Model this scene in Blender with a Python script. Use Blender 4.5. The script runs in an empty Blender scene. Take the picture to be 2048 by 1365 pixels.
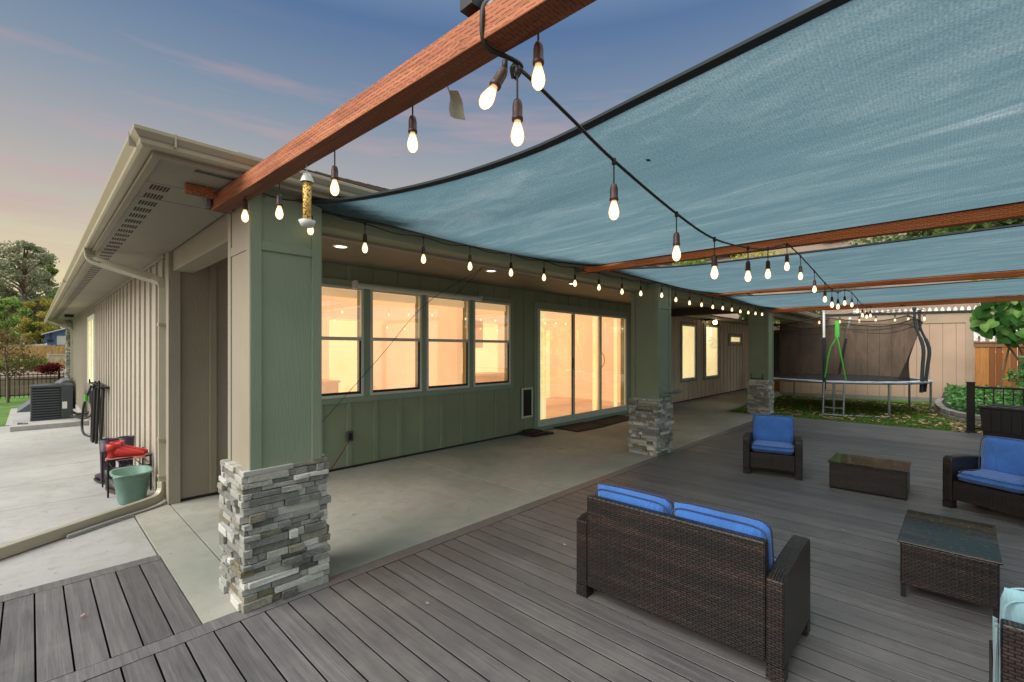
import bpy, math, random
from mathutils import Vector, Matrix
R = math.radians
PI = math.pi
scn = bpy.context.scene
col = scn.collection

# ------------------------------------------------------------------ geometry
class MB:
    """collects faces, builds ONE mesh object with metric box UVs"""
    def __init__(s): s.v = []; s.f = []; s.sm = []
    def add(s, vs, fs, smooth=False):
        n = len(s.v); s.v += [tuple(p) for p in vs]
        for f in fs: s.f.append([n+i for i in f]); s.sm.append(smooth)
        return s
    def box(s, x0, x1, y0, y1, z0, z1, M=None):
        vs = [Vector((x, y, z)) for z in (z0, z1) for y in (y0, y1) for x in (x0, x1)]
        if M: vs = [M @ p for p in vs]
        return s.add(vs, [(0,2,3,1),(4,5,7,6),(0,1,5,4),(2,6,7,3),(0,4,6,2),(1,3,7,5)])
    def quad(s, a, b, c, d): return s.add([a,b,c,d], [(0,1,2,3)])
    def tube(s, pts, r, n=8, cap=True, smooth=True):
        pts = [Vector(p) for p in pts]; m = len(pts)
        rr = r if isinstance(r, (list, tuple)) else [r]*m
        vs = []; ref = None
        for i, p in enumerate(pts):
            t = (pts[min(i+1,m-1)]-pts[max(i-1,0)]).normalized()
            if ref is None: ref = Vector((0,0,1)) if abs(t.z) < .9 else Vector((1,0,0))
            a = t.cross(ref)
            if a.length < 1e-4: a = t.cross(Vector((0,1,0)))
            a.normalize(); b = a.cross(t).normalized(); ref = b
            for k in range(n):
                w = 2*PI*k/n; vs.append(p + (a*math.cos(w)+b*math.sin(w))*rr[i])
        fs = [(i*n+k, i*n+(k+1)%n, (i+1)*n+(k+1)%n, (i+1)*n+k) for i in range(m-1) for k in range(n)]
        s.add(vs, fs, smooth)
        if cap:
            s.add(vs[:n], [tuple(range(n))[::-1]]); s.add(vs[-n:], [tuple(range(n))])
        return s
    def rectube(s, pts, w, h, up=(0,0,1)):
        """rectangular section swept along pts"""
        pts = [Vector(p) for p in pts]; m = len(pts); vs = []; b = Vector(up)
        for i, p in enumerate(pts):
            t = (pts[min(i+1,m-1)]-pts[max(i-1,0)]).normalized()
            a = t.cross(b).normalized(); b = a.cross(t).normalized()
            for (u, v) in ((-1,-1),(1,-1),(1,1),(-1,1)): vs.append(p + a*u*w/2 + b*v*h/2)
        fs = [(i*4+k, i*4+(k+1)%4, (i+1)*4+(k+1)%4, (i+1)*4+k) for i in range(m-1) for k in range(4)]
        fs += [(3,2,1,0), tuple(range((m-1)*4, m*4))]
        return s.add(vs, fs)
    def lathe(s, prof, c=(0,0,0), n=14, smooth=True, M=None):
        c = Vector(c); vs = []
        for (r, z) in prof:
            for k in range(n):
                w = 2*PI*k/n; p = Vector((r*math.cos(w), r*math.sin(w), z))
                if M: p = M @ p
                vs.append(p + c)
        m = len(prof)
        fs = [(i*n+k, i*n+(k+1)%n, (i+1)*n+(k+1)%n, (i+1)*n+k) for i in range(m-1) for k in range(n)]
        s.add(vs, fs, smooth)
        return s
    def sweep(s, prof, a, b, ea=(0,0,0), eb=(0,0,0)):
        """prof: list of 3D offset points, extruded from a to b"""
        a, b = Vector(a), Vector(b); n = len(prof)
        vs = [a+Vector(p) for p in prof] + [b+Vector(p) for p in prof]
        return s.add(vs, [(i, (i+1)%n, n+(i+1)%n, n+i) for i in range(n)] + [tuple(range(n))[::-1], tuple(range(n, 2*n))])
    def grid(s, fn, nu, nv, smooth=True):
        vs = [fn(i/nu, j/nv) for j in range(nv+1) for i in range(nu+1)]
        w = nu+1
        return s.add(vs, [(j*w+i, j*w+i+1, (j+1)*w+i+1, (j+1)*w+i) for j in range(nv) for i in range(nu)], smooth)
    def build(s, name, mat, parent=None, bevel=0, off=None, seg=2, loc=None):
        o0 = Vector(off) if off is not None else (ORI.get(parent.name, Vector()) if parent else Vector())
        me = bpy.data.meshes.new(name)
        me.from_pydata([tuple(Vector(p)-o0) for p in s.v], [], s.f)
        me.update()
        me.polygons.foreach_set('use_smooth', s.sm)
        uv = me.uv_layers.new(name='UVMap'); V = s.v
        for p in me.polygons:
            n = p.normal; ax = max(range(3), key=lambda i: abs(n[i]))
            for li in p.loop_indices:
                c = V[me.loops[li].vertex_index]
                uv.data[li].uv = (c[1], c[2]) if ax == 0 else (c[0], c[2]) if ax == 1 else (c[0], c[1])
        if mat: me.materials.append(mat)
        o = bpy.data.objects.new(name, me); col.objects.link(o)
        if parent: o.parent = parent
        ORI[o.name] = o0 if parent else Vector()
        if loc is not None: o.location = loc
        if bevel:
            m = o.modifiers.new('Bevel', 'BEVEL'); m.width = bevel; m.segments = seg; m.limit_method = 'ANGLE'; m.angle_limit = R(40)
        return o
ORI = {}
def thing(name, label, cat, loc=(0,0,0), rz=0, group=None, local=False):
    o = bpy.data.objects.new(name, None); col.objects.link(o)
    o.location = loc; o.rotation_euler = (0,0,rz); o.empty_display_size = .1
    o['label'] = label; o['category'] = cat
    if group: o['group'] = group
    ORI[o.name] = Vector(loc) if not (rz or local) else Vector()
    return o
def tag(o, label, cat, group=None):
    o['label'] = label; o['category'] = cat
    if group: o['group'] = group
    return o
def struct(o, kind='structure', label=None):
    o['kind'] = kind
    if label: o['label'] = label
    return o
def lerp(a, b, t): return a+(b-a)*t
def curve(pts, n):
    """Catmull-Rom resample"""
    P = [Vector(p) for p in pts]; P = [P[0]*2-P[1]] + P + [P[-1]*2-P[-2]]; m = len(P)-3; out = []
    for i in range(n+1):
        t = i/n*m; k = min(int(t), m-1); u = t-k; a, b, c, d = P[k:k+4]
        out.append(.5*((2*b)+(c-a)*u+(2*a-5*b+4*c-d)*u*u+(3*b-a-3*c+d)*u**3))
    return out

# ------------------------------------------------------------------ materials
def lin(h):
    h = h.lstrip('#'); c = [int(h[i:i+2], 16)/255 for i in (0,2,4)]
    return tuple(x/12.92 if x <= .04045 else ((x+.055)/1.055)**2.4 for x in c)+(1,)
class NT:
    def __init__(s, name):
        s.m = bpy.data.materials.new(name); s.m.use_nodes = True; s.t = s.m.node_tree
        s.t.nodes.clear(); s.out = s.n('ShaderNodeOutputMaterial'); s.p = s.n('ShaderNodeBsdfPrincipled')
        s.l(s.p.outputs[0], s.out.inputs[0])
    def n(s, ty, **kw):
        x = s.t.nodes.new(ty)
        for k, v in kw.items():
            if k.startswith('i_'): x.inputs[k[2:].replace('_', ' ')].default_value = v
            else: setattr(x, k, v)
        return x
    def l(s, a, b): s.t.links.new(a, b)
    def coord(s, kind='Object', scale=(1,1,1), rot=(0,0,0)):
        tc = s.n('ShaderNodeTexCoord'); mp = s.n('ShaderNodeMapping')
        mp.inputs['Scale'].default_value = scale; mp.inputs['Rotation'].default_value = rot
        s.l(tc.outputs[kind], mp.inputs[0]); return mp.outputs[0]
    def noise(s, vec, scale=5, detail=4, rough=.55, dist=0):
        x = s.n('ShaderNodeTexNoise'); x.inputs['Scale'].default_value = scale; x.inputs['Detail'].default_value = detail
        x.inputs['Roughness'].default_value = rough; x.inputs['Distortion'].default_value = dist
        s.l(vec, x.inputs['Vector']); return x.outputs['Fac']
    def ramp(s, fac, stops, interp='LINEAR'):
        x = s.n('ShaderNodeValToRGB'); e = x.color_ramp; e.interpolation = interp
        while len(e.elements) < len(stops): e.elements.new(.5)
        for el, (p, c) in zip(e.elements, stops): el.position = p; el.color = c
        s.l(fac, x.inputs[0]); return x.outputs[0]
    def mix(s, fac, a, b, mode='MIX'):
        x = s.n('ShaderNodeMix', data_type='RGBA', blend_type=mode)
        for sock, v in ((x.inputs[0], fac), (x.inputs[6], a), (x.inputs[7], b)):
            if hasattr(v, 'is_linked'): s.l(v, sock)
            else: sock.default_value = v
        return x.outputs[2]
    def math(s, op, a, b=0.):
        x = s.n('ShaderNodeMath', operation=op)
        for sock, v in ((x.inputs[0], a), (x.inputs[1], b)):
            if hasattr(v, 'is_linked'): s.l(v, sock)
            else: sock.default_value = v
        return x.outputs[0]
    def bump(s, h, strength=.3, dist=.01):
        x = s.n('ShaderNodeBump'); x.inputs['Strength'].default_value = strength; x.inputs['Distance'].default_value = dist
        s.l(h, x.inputs['Height']); s.l(x.outputs[0], s.p.inputs['Normal']); return x
    def set(s, **kw):
        for k, v in kw.items():
            k = k.replace('_', ' ')
            if hasattr(v, 'is_linked'): s.l(v, s.p.inputs[k])
            else: s.p.inputs[k].default_value = v
        return s.m
    def island(s): return s.n('ShaderNodeNewGeometry').outputs['Random Per Island']
def g(v, a=1): return (v, v, v, a)

def m_plain(name, c, rough=.5, metal=0, var=.12, scale=6, bump=0, bscale=60, spec=.5):
    t = NT(name); c = lin(c) if isinstance(c, str) else c
    f = t.noise(t.coord(), scale, 5, .6)
    lo = tuple(x*(1-var) for x in c[:3])+(1,); hi = tuple(min(1, x*(1+var)) for x in c[:3])+(1,)
    t.set(Base_Color=t.ramp(f, [(.3, lo), (.7, hi)]), Roughness=rough, Metallic=metal)
    t.p.inputs['Specular IOR Level'].default_value = spec
    if bump: t.bump(t.noise(t.coord(), bscale, 4, .6), bump, .004)
    return t.m
def m_siding(name, c, dark=.8):
    """painted, embossed wood-grain panel siding; grain runs up the wall"""
    t = NT(name); c = lin(c)
    co = t.coord('Object', (1, 1, .12)); w = t.n('ShaderNodeTexWave', wave_type='BANDS', bands_direction='DIAGONAL')
    w.inputs['Scale'].default_value = 22; w.inputs['Distortion'].default_value = 11; w.inputs['Detail'].default_value = 3
    w.inputs['Detail Scale'].default_value = 1.6; t.l(co, w.inputs['Vector'])
    gr = t.noise(t.coord('Object', (1, 1, .07)), 90, 4, .7)
    h = t.math('ADD', t.math('MULTIPLY', w.outputs['Fac'], .55), t.math('MULTIPLY', gr, .7))
    big = t.noise(t.coord(), 1.1, 5, .6)
    lo = tuple(x*dark for x in c[:3])+(1,); hi = tuple(x*1.1 for x in c[:3])+(1,)
    base = t.ramp(big, [(.3, lo), (.7, hi)])
    base = t.mix(t.math('MULTIPLY', gr, .35), base, tuple(x*.6 for x in c[:3])+(1,))
    t.set(Base_Color=base, Roughness=.62); t.bump(h, .24, .005); return t.m
def m_concrete(name, c, dark):
    t = NT(name); c = lin(c); d = lin(dark)
    big = t.noise(t.coord(), .55, 6, .62, .4); mid = t.noise(t.coord(), 3.5, 6, .65); fine = t.noise(t.coord(), 160, 3, .6)
    b = t.ramp(big, [(.32, d), (.62, c)]); b = t.mix(t.math('MULTIPLY', t.ramp(mid, [(.42, g(0)), (.75, g(1))]), .35), b, tuple(x*.72 for x in c[:3])+(1,))
    vo = t.n('ShaderNodeTexVoronoi', feature='DISTANCE_TO_EDGE'); vo.inputs['Scale'].default_value = .42
    wob = t.n('ShaderNodeVectorMath', operation='ADD'); nz = t.n('ShaderNodeTexNoise'); nz.inputs['Scale'].default_value = 2.5; nz.inputs['Detail'].default_value = 6; t.l(t.coord(), nz.inputs['Vector'])
    sc = t.n('ShaderNodeVectorMath', operation='SCALE'); sc.inputs['Scale'].default_value = .5; t.l(nz.outputs['Color'], sc.inputs[0]); t.l(t.coord(), wob.inputs[0]); t.l(sc.outputs[0], wob.inputs[1]); t.l(wob.outputs[0], vo.inputs['Vector'])
    crk = t.math('MULTIPLY', t.ramp(vo.outputs['Distance'], [(.0, g(1)), (.0035, g(0))]), t.ramp(t.noise(t.coord(), .6, 2, .5), [(.5, g(0)), (.62, g(.75))]))
    b = t.mix(crk, b, tuple(x*.25 for x in c[:3])+(1,))
    stn = t.ramp(t.noise(t.coord('Object', (1.6, .5, 1)), 1.3, 6, .7, .8), [(.55, g(0)), (.72, g(.5))]); b = t.mix(stn, b, (c[0]*.62, c[1]*.56, c[2]*.46, 1))
    grm = t.ramp(t.noise(t.coord(), 7, 7, .75), [(.5, g(0)), (.8, g(.55))]); b = t.mix(grm, b, tuple(x*.45 for x in c[:3])+(1,))
    sp = t.ramp(t.noise(t.coord(), 26, 2, .5), [(.715, g(0)), (.74, g(1))])
    b = t.mix(t.math('MULTIPLY', sp, .7), b, (.05, .045, .04, 1))
    b = t.mix(t.math('MULTIPLY', fine, .3), b, tuple(x*.7 for x in c[:3])+(1,))
    t.set(Base_Color=b, Roughness=.82); t.bump(t.math('ADD', fine, t.math('MULTIPLY', mid, .8)), .25, .003); return t.m
def m_deck(name):
    t = NT(name); isl = t.island()
    add = t.n('ShaderNodeVectorMath', operation='ADD'); tc = t.n('ShaderNodeTexCoord'); comb = t.n('ShaderNodeCombineXYZ')
    t.l(t.math('MULTIPLY', isl, 37.), comb.inputs[1]); t.l(tc.outputs['Object'], add.inputs[0]); t.l(comb.outputs[0], add.inputs[1])
    mp = t.n('ShaderNodeMapping'); mp.inputs['Scale'].default_value = (22, .9, 4); t.l(add.outputs[0], mp.inputs[0])
    s1 = t.noise(mp.outputs[0], 1.3, 6, .65, 1.2)
    mp2 = t.n('ShaderNodeMapping'); mp2.inputs['Scale'].default_value = (150, 3.0, 10); t.l(add.outputs[0], mp2.inputs[0])
    s2 = t.noise(mp2.outputs[0], 1.2, 4, .7, .6)
    b = t.ramp(s1, [(.25, lin('#4c4a4c')), (.5, lin('#5e5c5c')), (.75, lin('#706d6a'))])
    b = t.mix(t.math('MULTIPLY', t.ramp(s2, [(.45, g(0)), (.62, g(1))]), .38), b, lin('#403c3d'))
    tint = t.ramp(isl, [(0, g(.8)), (.5, g(1.0)), (1, g(1.14))])
    b = t.mix(1., b, tint, 'MULTIPLY')
    dust_sheen = t.ramp(t.noise(t.coord(), 1.2, 6, .7), [(.5, g(0)), (.8, g(1))])
    b = t.mix(t.math('MULTIPLY', dust_sheen, .34), b, lin('#96918a'))  # dust, strengthened to suggest sky sheen on the far boards
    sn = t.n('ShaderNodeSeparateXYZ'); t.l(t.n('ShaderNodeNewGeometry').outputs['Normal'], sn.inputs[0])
    b = t.mix(t.ramp(sn.outputs['Z'], [(.35, g(0)), (.8, g(1))]), (.006, .006, .006, 1), b)  # board sides darkened to stand in for shade in the gaps
    t.set(Base_Color=b, Roughness=t.ramp(s1, [(.3, g(.40)), (.7, g(.58))])); t.bump(t.math('ADD', s2, s1), .35, .003); return t.m
def m_beam(name, cols=('#6e3822', '#a9623e', '#c48660')):
    """stained, incised pressure-treated timber"""
    t = NT(name)
    co = t.coord('Object', (20, 1.1, 20)); s = t.noise(co, 1.6, 6, .62, 1.5)
    b = t.ramp(s, [(.22, lin(cols[0])), (.5, lin(cols[1])), (.8, lin(cols[2]))])
    kn = t.n('ShaderNodeTexVoronoi'); kn.inputs['Scale'].default_value = 2.2; t.l(t.coord('Object', (2.6, 1, 2.6)), kn.inputs['Vector'])
    b = t.mix(t.ramp(kn.outputs['Distance'], [(.05, g(.85)), (.12, g(0))]), b, lin('#3a1d12'))
    br = t.n('ShaderNodeTexBrick'); br.offset = .5; br.inputs['Scale'].default_value = 1
    br.inputs['Brick Width'].default_value = .041; br.inputs['Row Height'].default_value = .0125
    br.inputs['Mortar Size'].default_value = .0052; br.inputs['Mortar Smooth'].default_value = .05
    br.inputs['Color1'].default_value = g(0); br.inputs['Color2'].default_value = g(.0); br.inputs['Mortar'].default_value = g(1)
    wn = t.n('ShaderNodeTexNoise'); wn.inputs['Scale'].default_value = 14; t.l(t.coord('UV'), wn.inputs['Vector']); ws = t.n('ShaderNodeVectorMath', operation='SCALE'); ws.inputs['Scale'].default_value = .016; t.l(wn.outputs['Color'], ws.inputs[0]); wa_ = t.n('ShaderNodeVectorMath', operation='ADD'); t.l(t.coord('UV'), wa_.inputs[0]); t.l(ws.outputs[0], wa_.inputs[1]); t.l(wa_.outputs[0], br.inputs['Vector'])
    dash = t.math('MULTIPLY', t.math('SUBTRACT', 1., br.outputs['Color']), t.ramp(t.noise(t.coord('Object', (30, 12, 30)), 1.6, 4, .7), [(.3, g(.3)), (.5, g(1))]))
    b = t.mix(t.math('MULTIPLY', dash, .92), b, lin('#1c0c07'))
    gou = t.noise(t.coord('Object', (9, 2.2, 9)), 2.0, 6, .7, 2.); b = t.mix(t.ramp(gou, [(.62, g(0)), (.70, g(.85))]), b, lin('#2b1610'))
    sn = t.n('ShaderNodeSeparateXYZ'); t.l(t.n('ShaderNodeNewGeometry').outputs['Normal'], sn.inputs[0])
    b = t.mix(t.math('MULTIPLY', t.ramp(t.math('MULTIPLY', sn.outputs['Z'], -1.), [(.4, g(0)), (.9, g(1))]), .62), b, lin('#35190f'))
    t.set(Base_Color=b, Roughness=.75); t.bump(t.math('SUBTRACT', t.math('MULTIPLY', s, .5), dash), .4, .004); return t.m
def m_wicker(name):
    t = NT(name); uv = t.coord('UV')
    br = t.n('ShaderNodeTexBrick'); br.offset = .5; br.inputs['Scale'].default_value = 1
    br.inputs['Brick Width'].default_value = .031; br.inputs['Row Height'].default_value = .0118
    br.inputs['Mortar Size'].default_value = .0028; br.inputs['Mortar Smooth'].default_value = .6
    br.inputs['Color1'].default_value = g(.25); br.inputs['Color2'].default_value = g(1); br.inputs['Mortar'].default_value = g(0)
    t.l(uv, br.inputs['Vector'])
    band = t.noise(t.coord('UV', (1.2, 16, 1)), 1., 3, .6)
    b = t.ramp(band, [(.35, lin('#151211')), (.52, lin('#261d19')), (.72, lin('#412f26'))])
    b = t.mix(1., b, t.ramp(br.outputs['Color'], [(0, g(.06)), (.25, g(.65)), (1, g(1.4))]), 'MULTIPLY')
    wv = t.n('ShaderNodeTexWave', wave_type='BANDS', bands_direction='X'); wv.inputs['Scale'].default_value = 10.5; t.l(uv, wv.inputs['Vector'])
    h = t.math('ADD', t.math('MULTIPLY', t.math('SUBTRACT', 1., br.outputs['Fac']), 1.), t.math('MULTIPLY', wv.outputs['Fac'], .15))
    t.set(Base_Color=b, Roughness=.38); t.bump(h, .8, .006); return t.m
def m_fabric(name, c, wr=.5):
    t = NT(name); c = lin(c)
    big = t.noise(t.coord(), 5, 4, .6, .6); wrk = t.noise(t.coord('Object', (11, 11, 2.2)), 1.6, 5, .6, 1.4); fine = t.noise(t.coord(), 400, 2, .5)
    lo = tuple(x*.8 for x in c[:3])+(1,); hi = tuple(min(1, x*1.15) for x in c[:3])+(1,)
    t.set(Base_Color=t.ramp(big, [(.3, lo), (.7, hi)]), Roughness=.85)
    t.p.inputs['Sheen Weight'].default_value = .25
    t.bump(t.math('ADD', t.math('MULTIPLY', wrk, wr*2), t.math('MULTIPLY', fine, .12)), .55, .02); return t.m
def m_sail(name):
    t = NT(name); uv = t.coord('UV')
    st = t.noise(t.coord('UV', (2.2, .45, 1), (0, 0, R(8))), 2.2, 7, .7, .7)
    thr = t.noise(t.coord('UV', (60, 2.2, 1)), 1.4, 4, .7)
    wa = t.n('ShaderNodeTexWave', wave_type='BANDS', bands_direction='X'); wa.inputs['Scale'].default_value = 34; wa.inputs['Distortion'].default_value = .6; wa.inputs['Detail Scale'].default_value = 4; t.l(uv, wa.inputs['Vector'])
    wb = t.n('ShaderNodeTexWave', wave_type='BANDS', bands_direction='Y'); wb.inputs['Scale'].default_value = 27; wb.inputs['Distortion'].default_value = .6; t.l(uv, wb.inputs['Vector'])
    weave = t.math('MULTIPLY', wa.outputs['Fac'], wb.outputs['Fac'])
    b = t.ramp(st, [(.25, lin('#69868d')), (.5, lin('#82989e')), (.66, lin('#9fb3b6')), (.78, lin('#dbe2e1'))])
    b = t.mix(t.math('MULTIPLY', t.ramp(thr, [(.4, g(0)), (.66, g(1))]), .22), b, lin('#5f8b9a'))
    gn = t.noise(t.coord('UV', (110, 60, 1)), 1.5, 3, .7); b = t.mix(t.math('MULTIPLY', t.ramp(gn, [(.38, g(1)), (.6, g(0))]), .5), b, lin('#3a5a66'))
    b = t.mix(t.math('MULTIPLY', t.math('SUBTRACT', 1., weave), .36), b, lin('#47707f'))
    d = t.n('ShaderNodeBsdfDiffuse'); tr = t.n('ShaderNodeBsdfTranslucent'); mx = t.n('ShaderNodeMixShader'); mx.inputs[0].default_value = .55
    bm = t.n('ShaderNodeBump'); bm.inputs['Strength'].default_value = .25; bm.inputs['Distance'].default_value = .004; t.l(weave, bm.inputs['Height'])
    for x in (d, tr): t.l(b, x.inputs[0]); t.l(bm.outputs[0], x.inputs['Normal'])
    t.l(d.outputs[0], mx.inputs[1]); t.l(tr.outputs[0], mx.inputs[2]); t.l(mx.outputs[0], t.out.inputs[0]); return t.m
def m_stone(name):
    t = NT(name); isl = t.island()
    b = t.ramp(isl, [(0, lin('#8f918b')), (.16, lin('#b3b2ab')), (.3, lin('#cac9c0')), (.44, lin('#9da09b')), (.56, lin('#d6d5cb')), (.7, lin('#aeada2')), (.82, lin('#8f8a78')), (.9, lin('#958a6c')), (.93, lin('#74766f')), (1, lin('#b0b0aa'))], 'CONSTANT')
    n1 = t.noise(t.coord(), 22, 6, .65); n2 = t.noise(t.coord(), 130, 4, .7)
    b = t.mix(t.math('MULTIPLY', t.ramp(n1, [(.4, g(0)), (.7, g(1))]), .35), b, lin('#c9c8c0'))
    b = t.mix(t.math('MULTIPLY', t.ramp(n2, [(.35, g(1)), (.6, g(0))]), .35), b, lin('#4a4a45'))
    rough = t.ramp(t.math('FRACT', t.math('MULTIPLY', isl, 7.3)), [(.3, g(.25)), (.6, g(1))])
    t.set(Base_Color=b, Roughness=.85)
    bm = t.bump(t.math('ADD', t.math('MULTIPLY', n1, 1.6), t.math('MULTIPLY', n2, 1.)), .9, .022); t.l(rough, bm.inputs['Strength']); return t.m
def m_leaf(name, stops, trans=.35):
    t = NT(name); isl = t.island(); b = t.ramp(isl, [(i/(len(stops)-1), lin(c)) for i, c in enumerate(stops)])
    d = t.n('ShaderNodeBsdfDiffuse'); tr = t.n('ShaderNodeBsdfTranslucent'); mx = t.n('ShaderNodeMixShader'); mx.inputs[0].default_value = trans
    t.l(b, d.inputs[0]); t.l(b, tr.inputs[0]); t.l(d.outputs[0], mx.inputs[1]); t.l(tr.outputs[0], mx.inputs[2]); t.l(mx.outputs[0], t.out.inputs[0]); return t.m
def m_boards(name, stops, rough=.75):
    t = NT(name); isl = t.island()
    b = t.ramp(isl, [(i/(len(stops)-1), lin(c)) for i, c in enumerate(stops)])
    gr = t.noise(t.coord('Object', (14, 14, .9)), 2, 5, .65, 1.2)
    b = t.mix(t.math('MULTIPLY', t.ramp(gr, [(.35, g(0)), (.75, g(1))]), .5), b, tuple(x*.5 for x in lin(stops[0])[:3])+(1,))
    t.set(Base_Color=b, Roughness=rough); t.bump(gr, .3, .004); return t.m
def m_grass(name, stops, scale=1.):
    t = NT(name); n1 = t.noise(t.coord(), .9*scale, 6, .65); n2 = t.noise(t.coord(), 55*scale, 4, .7)
    b = t.ramp(n1, [(.3, lin(stops[0])), (.5, lin(stops[1])), (.7, lin(stops[2]))])
    b = t.mix(t.math('MULTIPLY', t.ramp(n2, [(.4, g(0)), (.65, g(1))]), .5), b, tuple(x*.4 for x in lin(stops[0])[:3])+(1,))
    t.set(Base_Color=b, Roughness=.9); t.bump(n2, .8, .03); return t.m
def m_emit(name, c, s, edge=None):
    t = NT(name); e = t.n('ShaderNodeEmission'); e.inputs[1].default_value = s
    if edge:
        lw = t.n('ShaderNodeLayerWeight'); lw.inputs[0].default_value = .45
        t.l(t.mix(lw.outputs['Facing'], c, edge), e.inputs[0])
    else: e.inputs[0].default_value = c
    t.l(e.outputs[0], t.out.inputs[0]); return t.m
def m_blind(name, c1, c2, s):
    """lit fabric blind / curtain behind the pane"""
    t = NT(name); f = t.noise(t.coord('Object', (1.3, 1.3, 1.0)), 1.3, 3, .5, .6); fold = t.noise(t.coord('Object', (9, 9, .4)), 1., 2, .5)
    c = t.ramp(t.math('ADD', t.math('MULTIPLY', f, .75), t.math('MULTIPLY', fold, .25)), [(.36, c1), (.62, c2)])
    t.set(Base_Color=c, Roughness=.9, Emission_Color=c, Emission_Strength=s); return t.m
def m_pane(name, refl=.3, fres=1.):
    t = NT(name); gl = t.n('ShaderNodeBsdfGlossy'); gl.inputs['Roughness'].default_value = .02; gl.inputs[0].default_value = (.9, .95, .92, 1)
    tr = t.n('ShaderNodeBsdfTransparent'); mx = t.n('ShaderNodeMixShader'); fr = t.n('ShaderNodeFresnel'); fr.inputs[0].default_value = 1.5
    t.l(t.math('ADD', t.math('MULTIPLY', fr.outputs[0], fres), refl), mx.inputs[0])
    t.l(tr.outputs[0], mx.inputs[1]); t.l(gl.outputs[0], mx.inputs[2]); t.l(mx.outputs[0], t.out.inputs[0]); return t.m
def m_net(name, c, dens):
    t = NT(name); c = lin(c)
    d = t.n('ShaderNodeBsdfDiffuse'); d.inputs[0].default_value = c; tr = t.n('ShaderNodeBsdfTransparent'); mx = t.n('ShaderNodeMixShader')
    f = t.noise(t.coord('Object', (1.2, 1.2, .5)), 1.6, 4, .6, .8)
    t.l(t.ramp(f, [(.3, g(dens-.13)), (.7, g(dens+.13))]), mx.inputs[0])
    t.l(tr.outputs[0], mx.inputs[1]); t.l(d.outputs[0], mx.inputs[2]); t.l(mx.outputs[0], t.out.inputs[0]); return t.m

M = {}
M['side'] = m_siding('light taupe siding', '#b2a99b', .9)
M['patio'] = m_siding('green-cast siding', '#8f997f', .82)  # house siding with the sail's green light tinted into the colour
M['trim'] = m_siding('grey-green trim', '#91a391', .9)
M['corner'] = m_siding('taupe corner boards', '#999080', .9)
M['shaft'] = m_siding('column panel', '#82907a', .85)  # column colour carries the green cast of light under the sail
M['soffit'] = m_siding('soffit panel', '#8d8778', .88)
M['gutter'] = m_plain('beige gutter metal', '#a69f8a', .32, .15, .06, 3, spec=.6)
M['vent'] = m_plain('vent slot', '#1b1a17', .8)
M['stone'] = m_stone('ledger stone')
M['mortar'] = m_plain('dark mortar', '#3c3b38', .95, 0, .2, 30)  # dark grey backing for stones, slabs, wall base and soil
M['slab'] = m_concrete('patio concrete', '#a8a498', '#78827a')
M['path'] = m_concrete('path concrete', '#a8a7a3', '#92908b')
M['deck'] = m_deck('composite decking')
M['beam'] = m_beam('stained incised timber')
M['beam2'] = m_beam('brightly lit timber', ('#b5552c', '#ee8448', '#f7ad7c'))  # farther beams: same stain, brightened as if lit by the string bulbs
M['wicker'] = m_wicker('brown wicker')
M['blue'] = m_fabric('blue outdoor fabric', '#3165ae', 1.0)
M['pale'] = m_fabric('pale aqua fabric', '#7fa6b2', .4)
M['piping'] = m_fabric('dark piping', '#1d3766')
M['sail'] = m_sail('teal shade cloth')
M['hem'] = m_plain('dark hem', '#1f2a2e', .8)
M['black'] = m_plain('black metal', '#141416', .45, .2)
M['rubber'] = m_plain('black rubber cord', '#121212', .55)
M['socket'] = m_plain('brown socket plastic', '#3a1f16', .5, 0, .2, 30)
def m_bulb():
    t = NT('lit glass bulb'); sz = t.n('ShaderNodeSeparateXYZ'); t.l(t.coord('Generated'), sz.inputs[0])
    lw = t.n('ShaderNodeLayerWeight'); lw.inputs[0].default_value = .35
    c = t.mix(lw.outputs['Facing'], (1., .82, .46, 1), (1., .42, .11, 1)); e = t.n('ShaderNodeEmission'); e.inputs[1].default_value = 3.0; t.l(c, e.inputs[0])
    gl = t.n('ShaderNodeBsdfGlossy'); gl.inputs['Roughness'].default_value = .05; tr = t.n('ShaderNodeBsdfTransparent'); m1 = t.n('ShaderNodeMixShader'); m1.inputs[0].default_value = .12
    t.l(tr.outputs[0], m1.inputs[1]); t.l(gl.outputs[0], m1.inputs[2]); m2 = t.n('ShaderNodeMixShader')
    t.l(t.ramp(sz.outputs['Z'], [(.45, g(.95)), (.92, g(.25))]), m2.inputs[0]); t.l(m1.outputs[0], m2.inputs[1]); t.l(e.outputs[0], m2.inputs[2]); t.l(m2.outputs[0], t.out.inputs[0]); return t.m
M['bulb'] = m_bulb()
M['canlight'] = m_emit('recessed lamp', (1., .9, .74, 1), 3)
M['frame'] = m_plain('pale window vinyl', '#ccd4c8', .4, 0, .05)
M['sash'] = m_plain('dark sash', '#26231f', .5)
M['pane'] = m_pane('window pane', .33)
M['blind'] = m_blind('lit blind', (1., .64, .36, 1), (1., .84, .44, 1), .80)
M['blind2'] = m_blind('pale lit blind', (1., .80, .50, 1), (1., .88, .52, 1), .92)
M['metal'] = m_plain('galvanised steel', '#8b9096', .4, .7, .15, 20)
M['white'] = m_plain('white paint', '#d8d8d2', .5, 0, .05)
M['roof'] = m_boards('roof shingle', ['#4a3d36', '#6b5a50', '#54463f'], .95)

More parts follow.
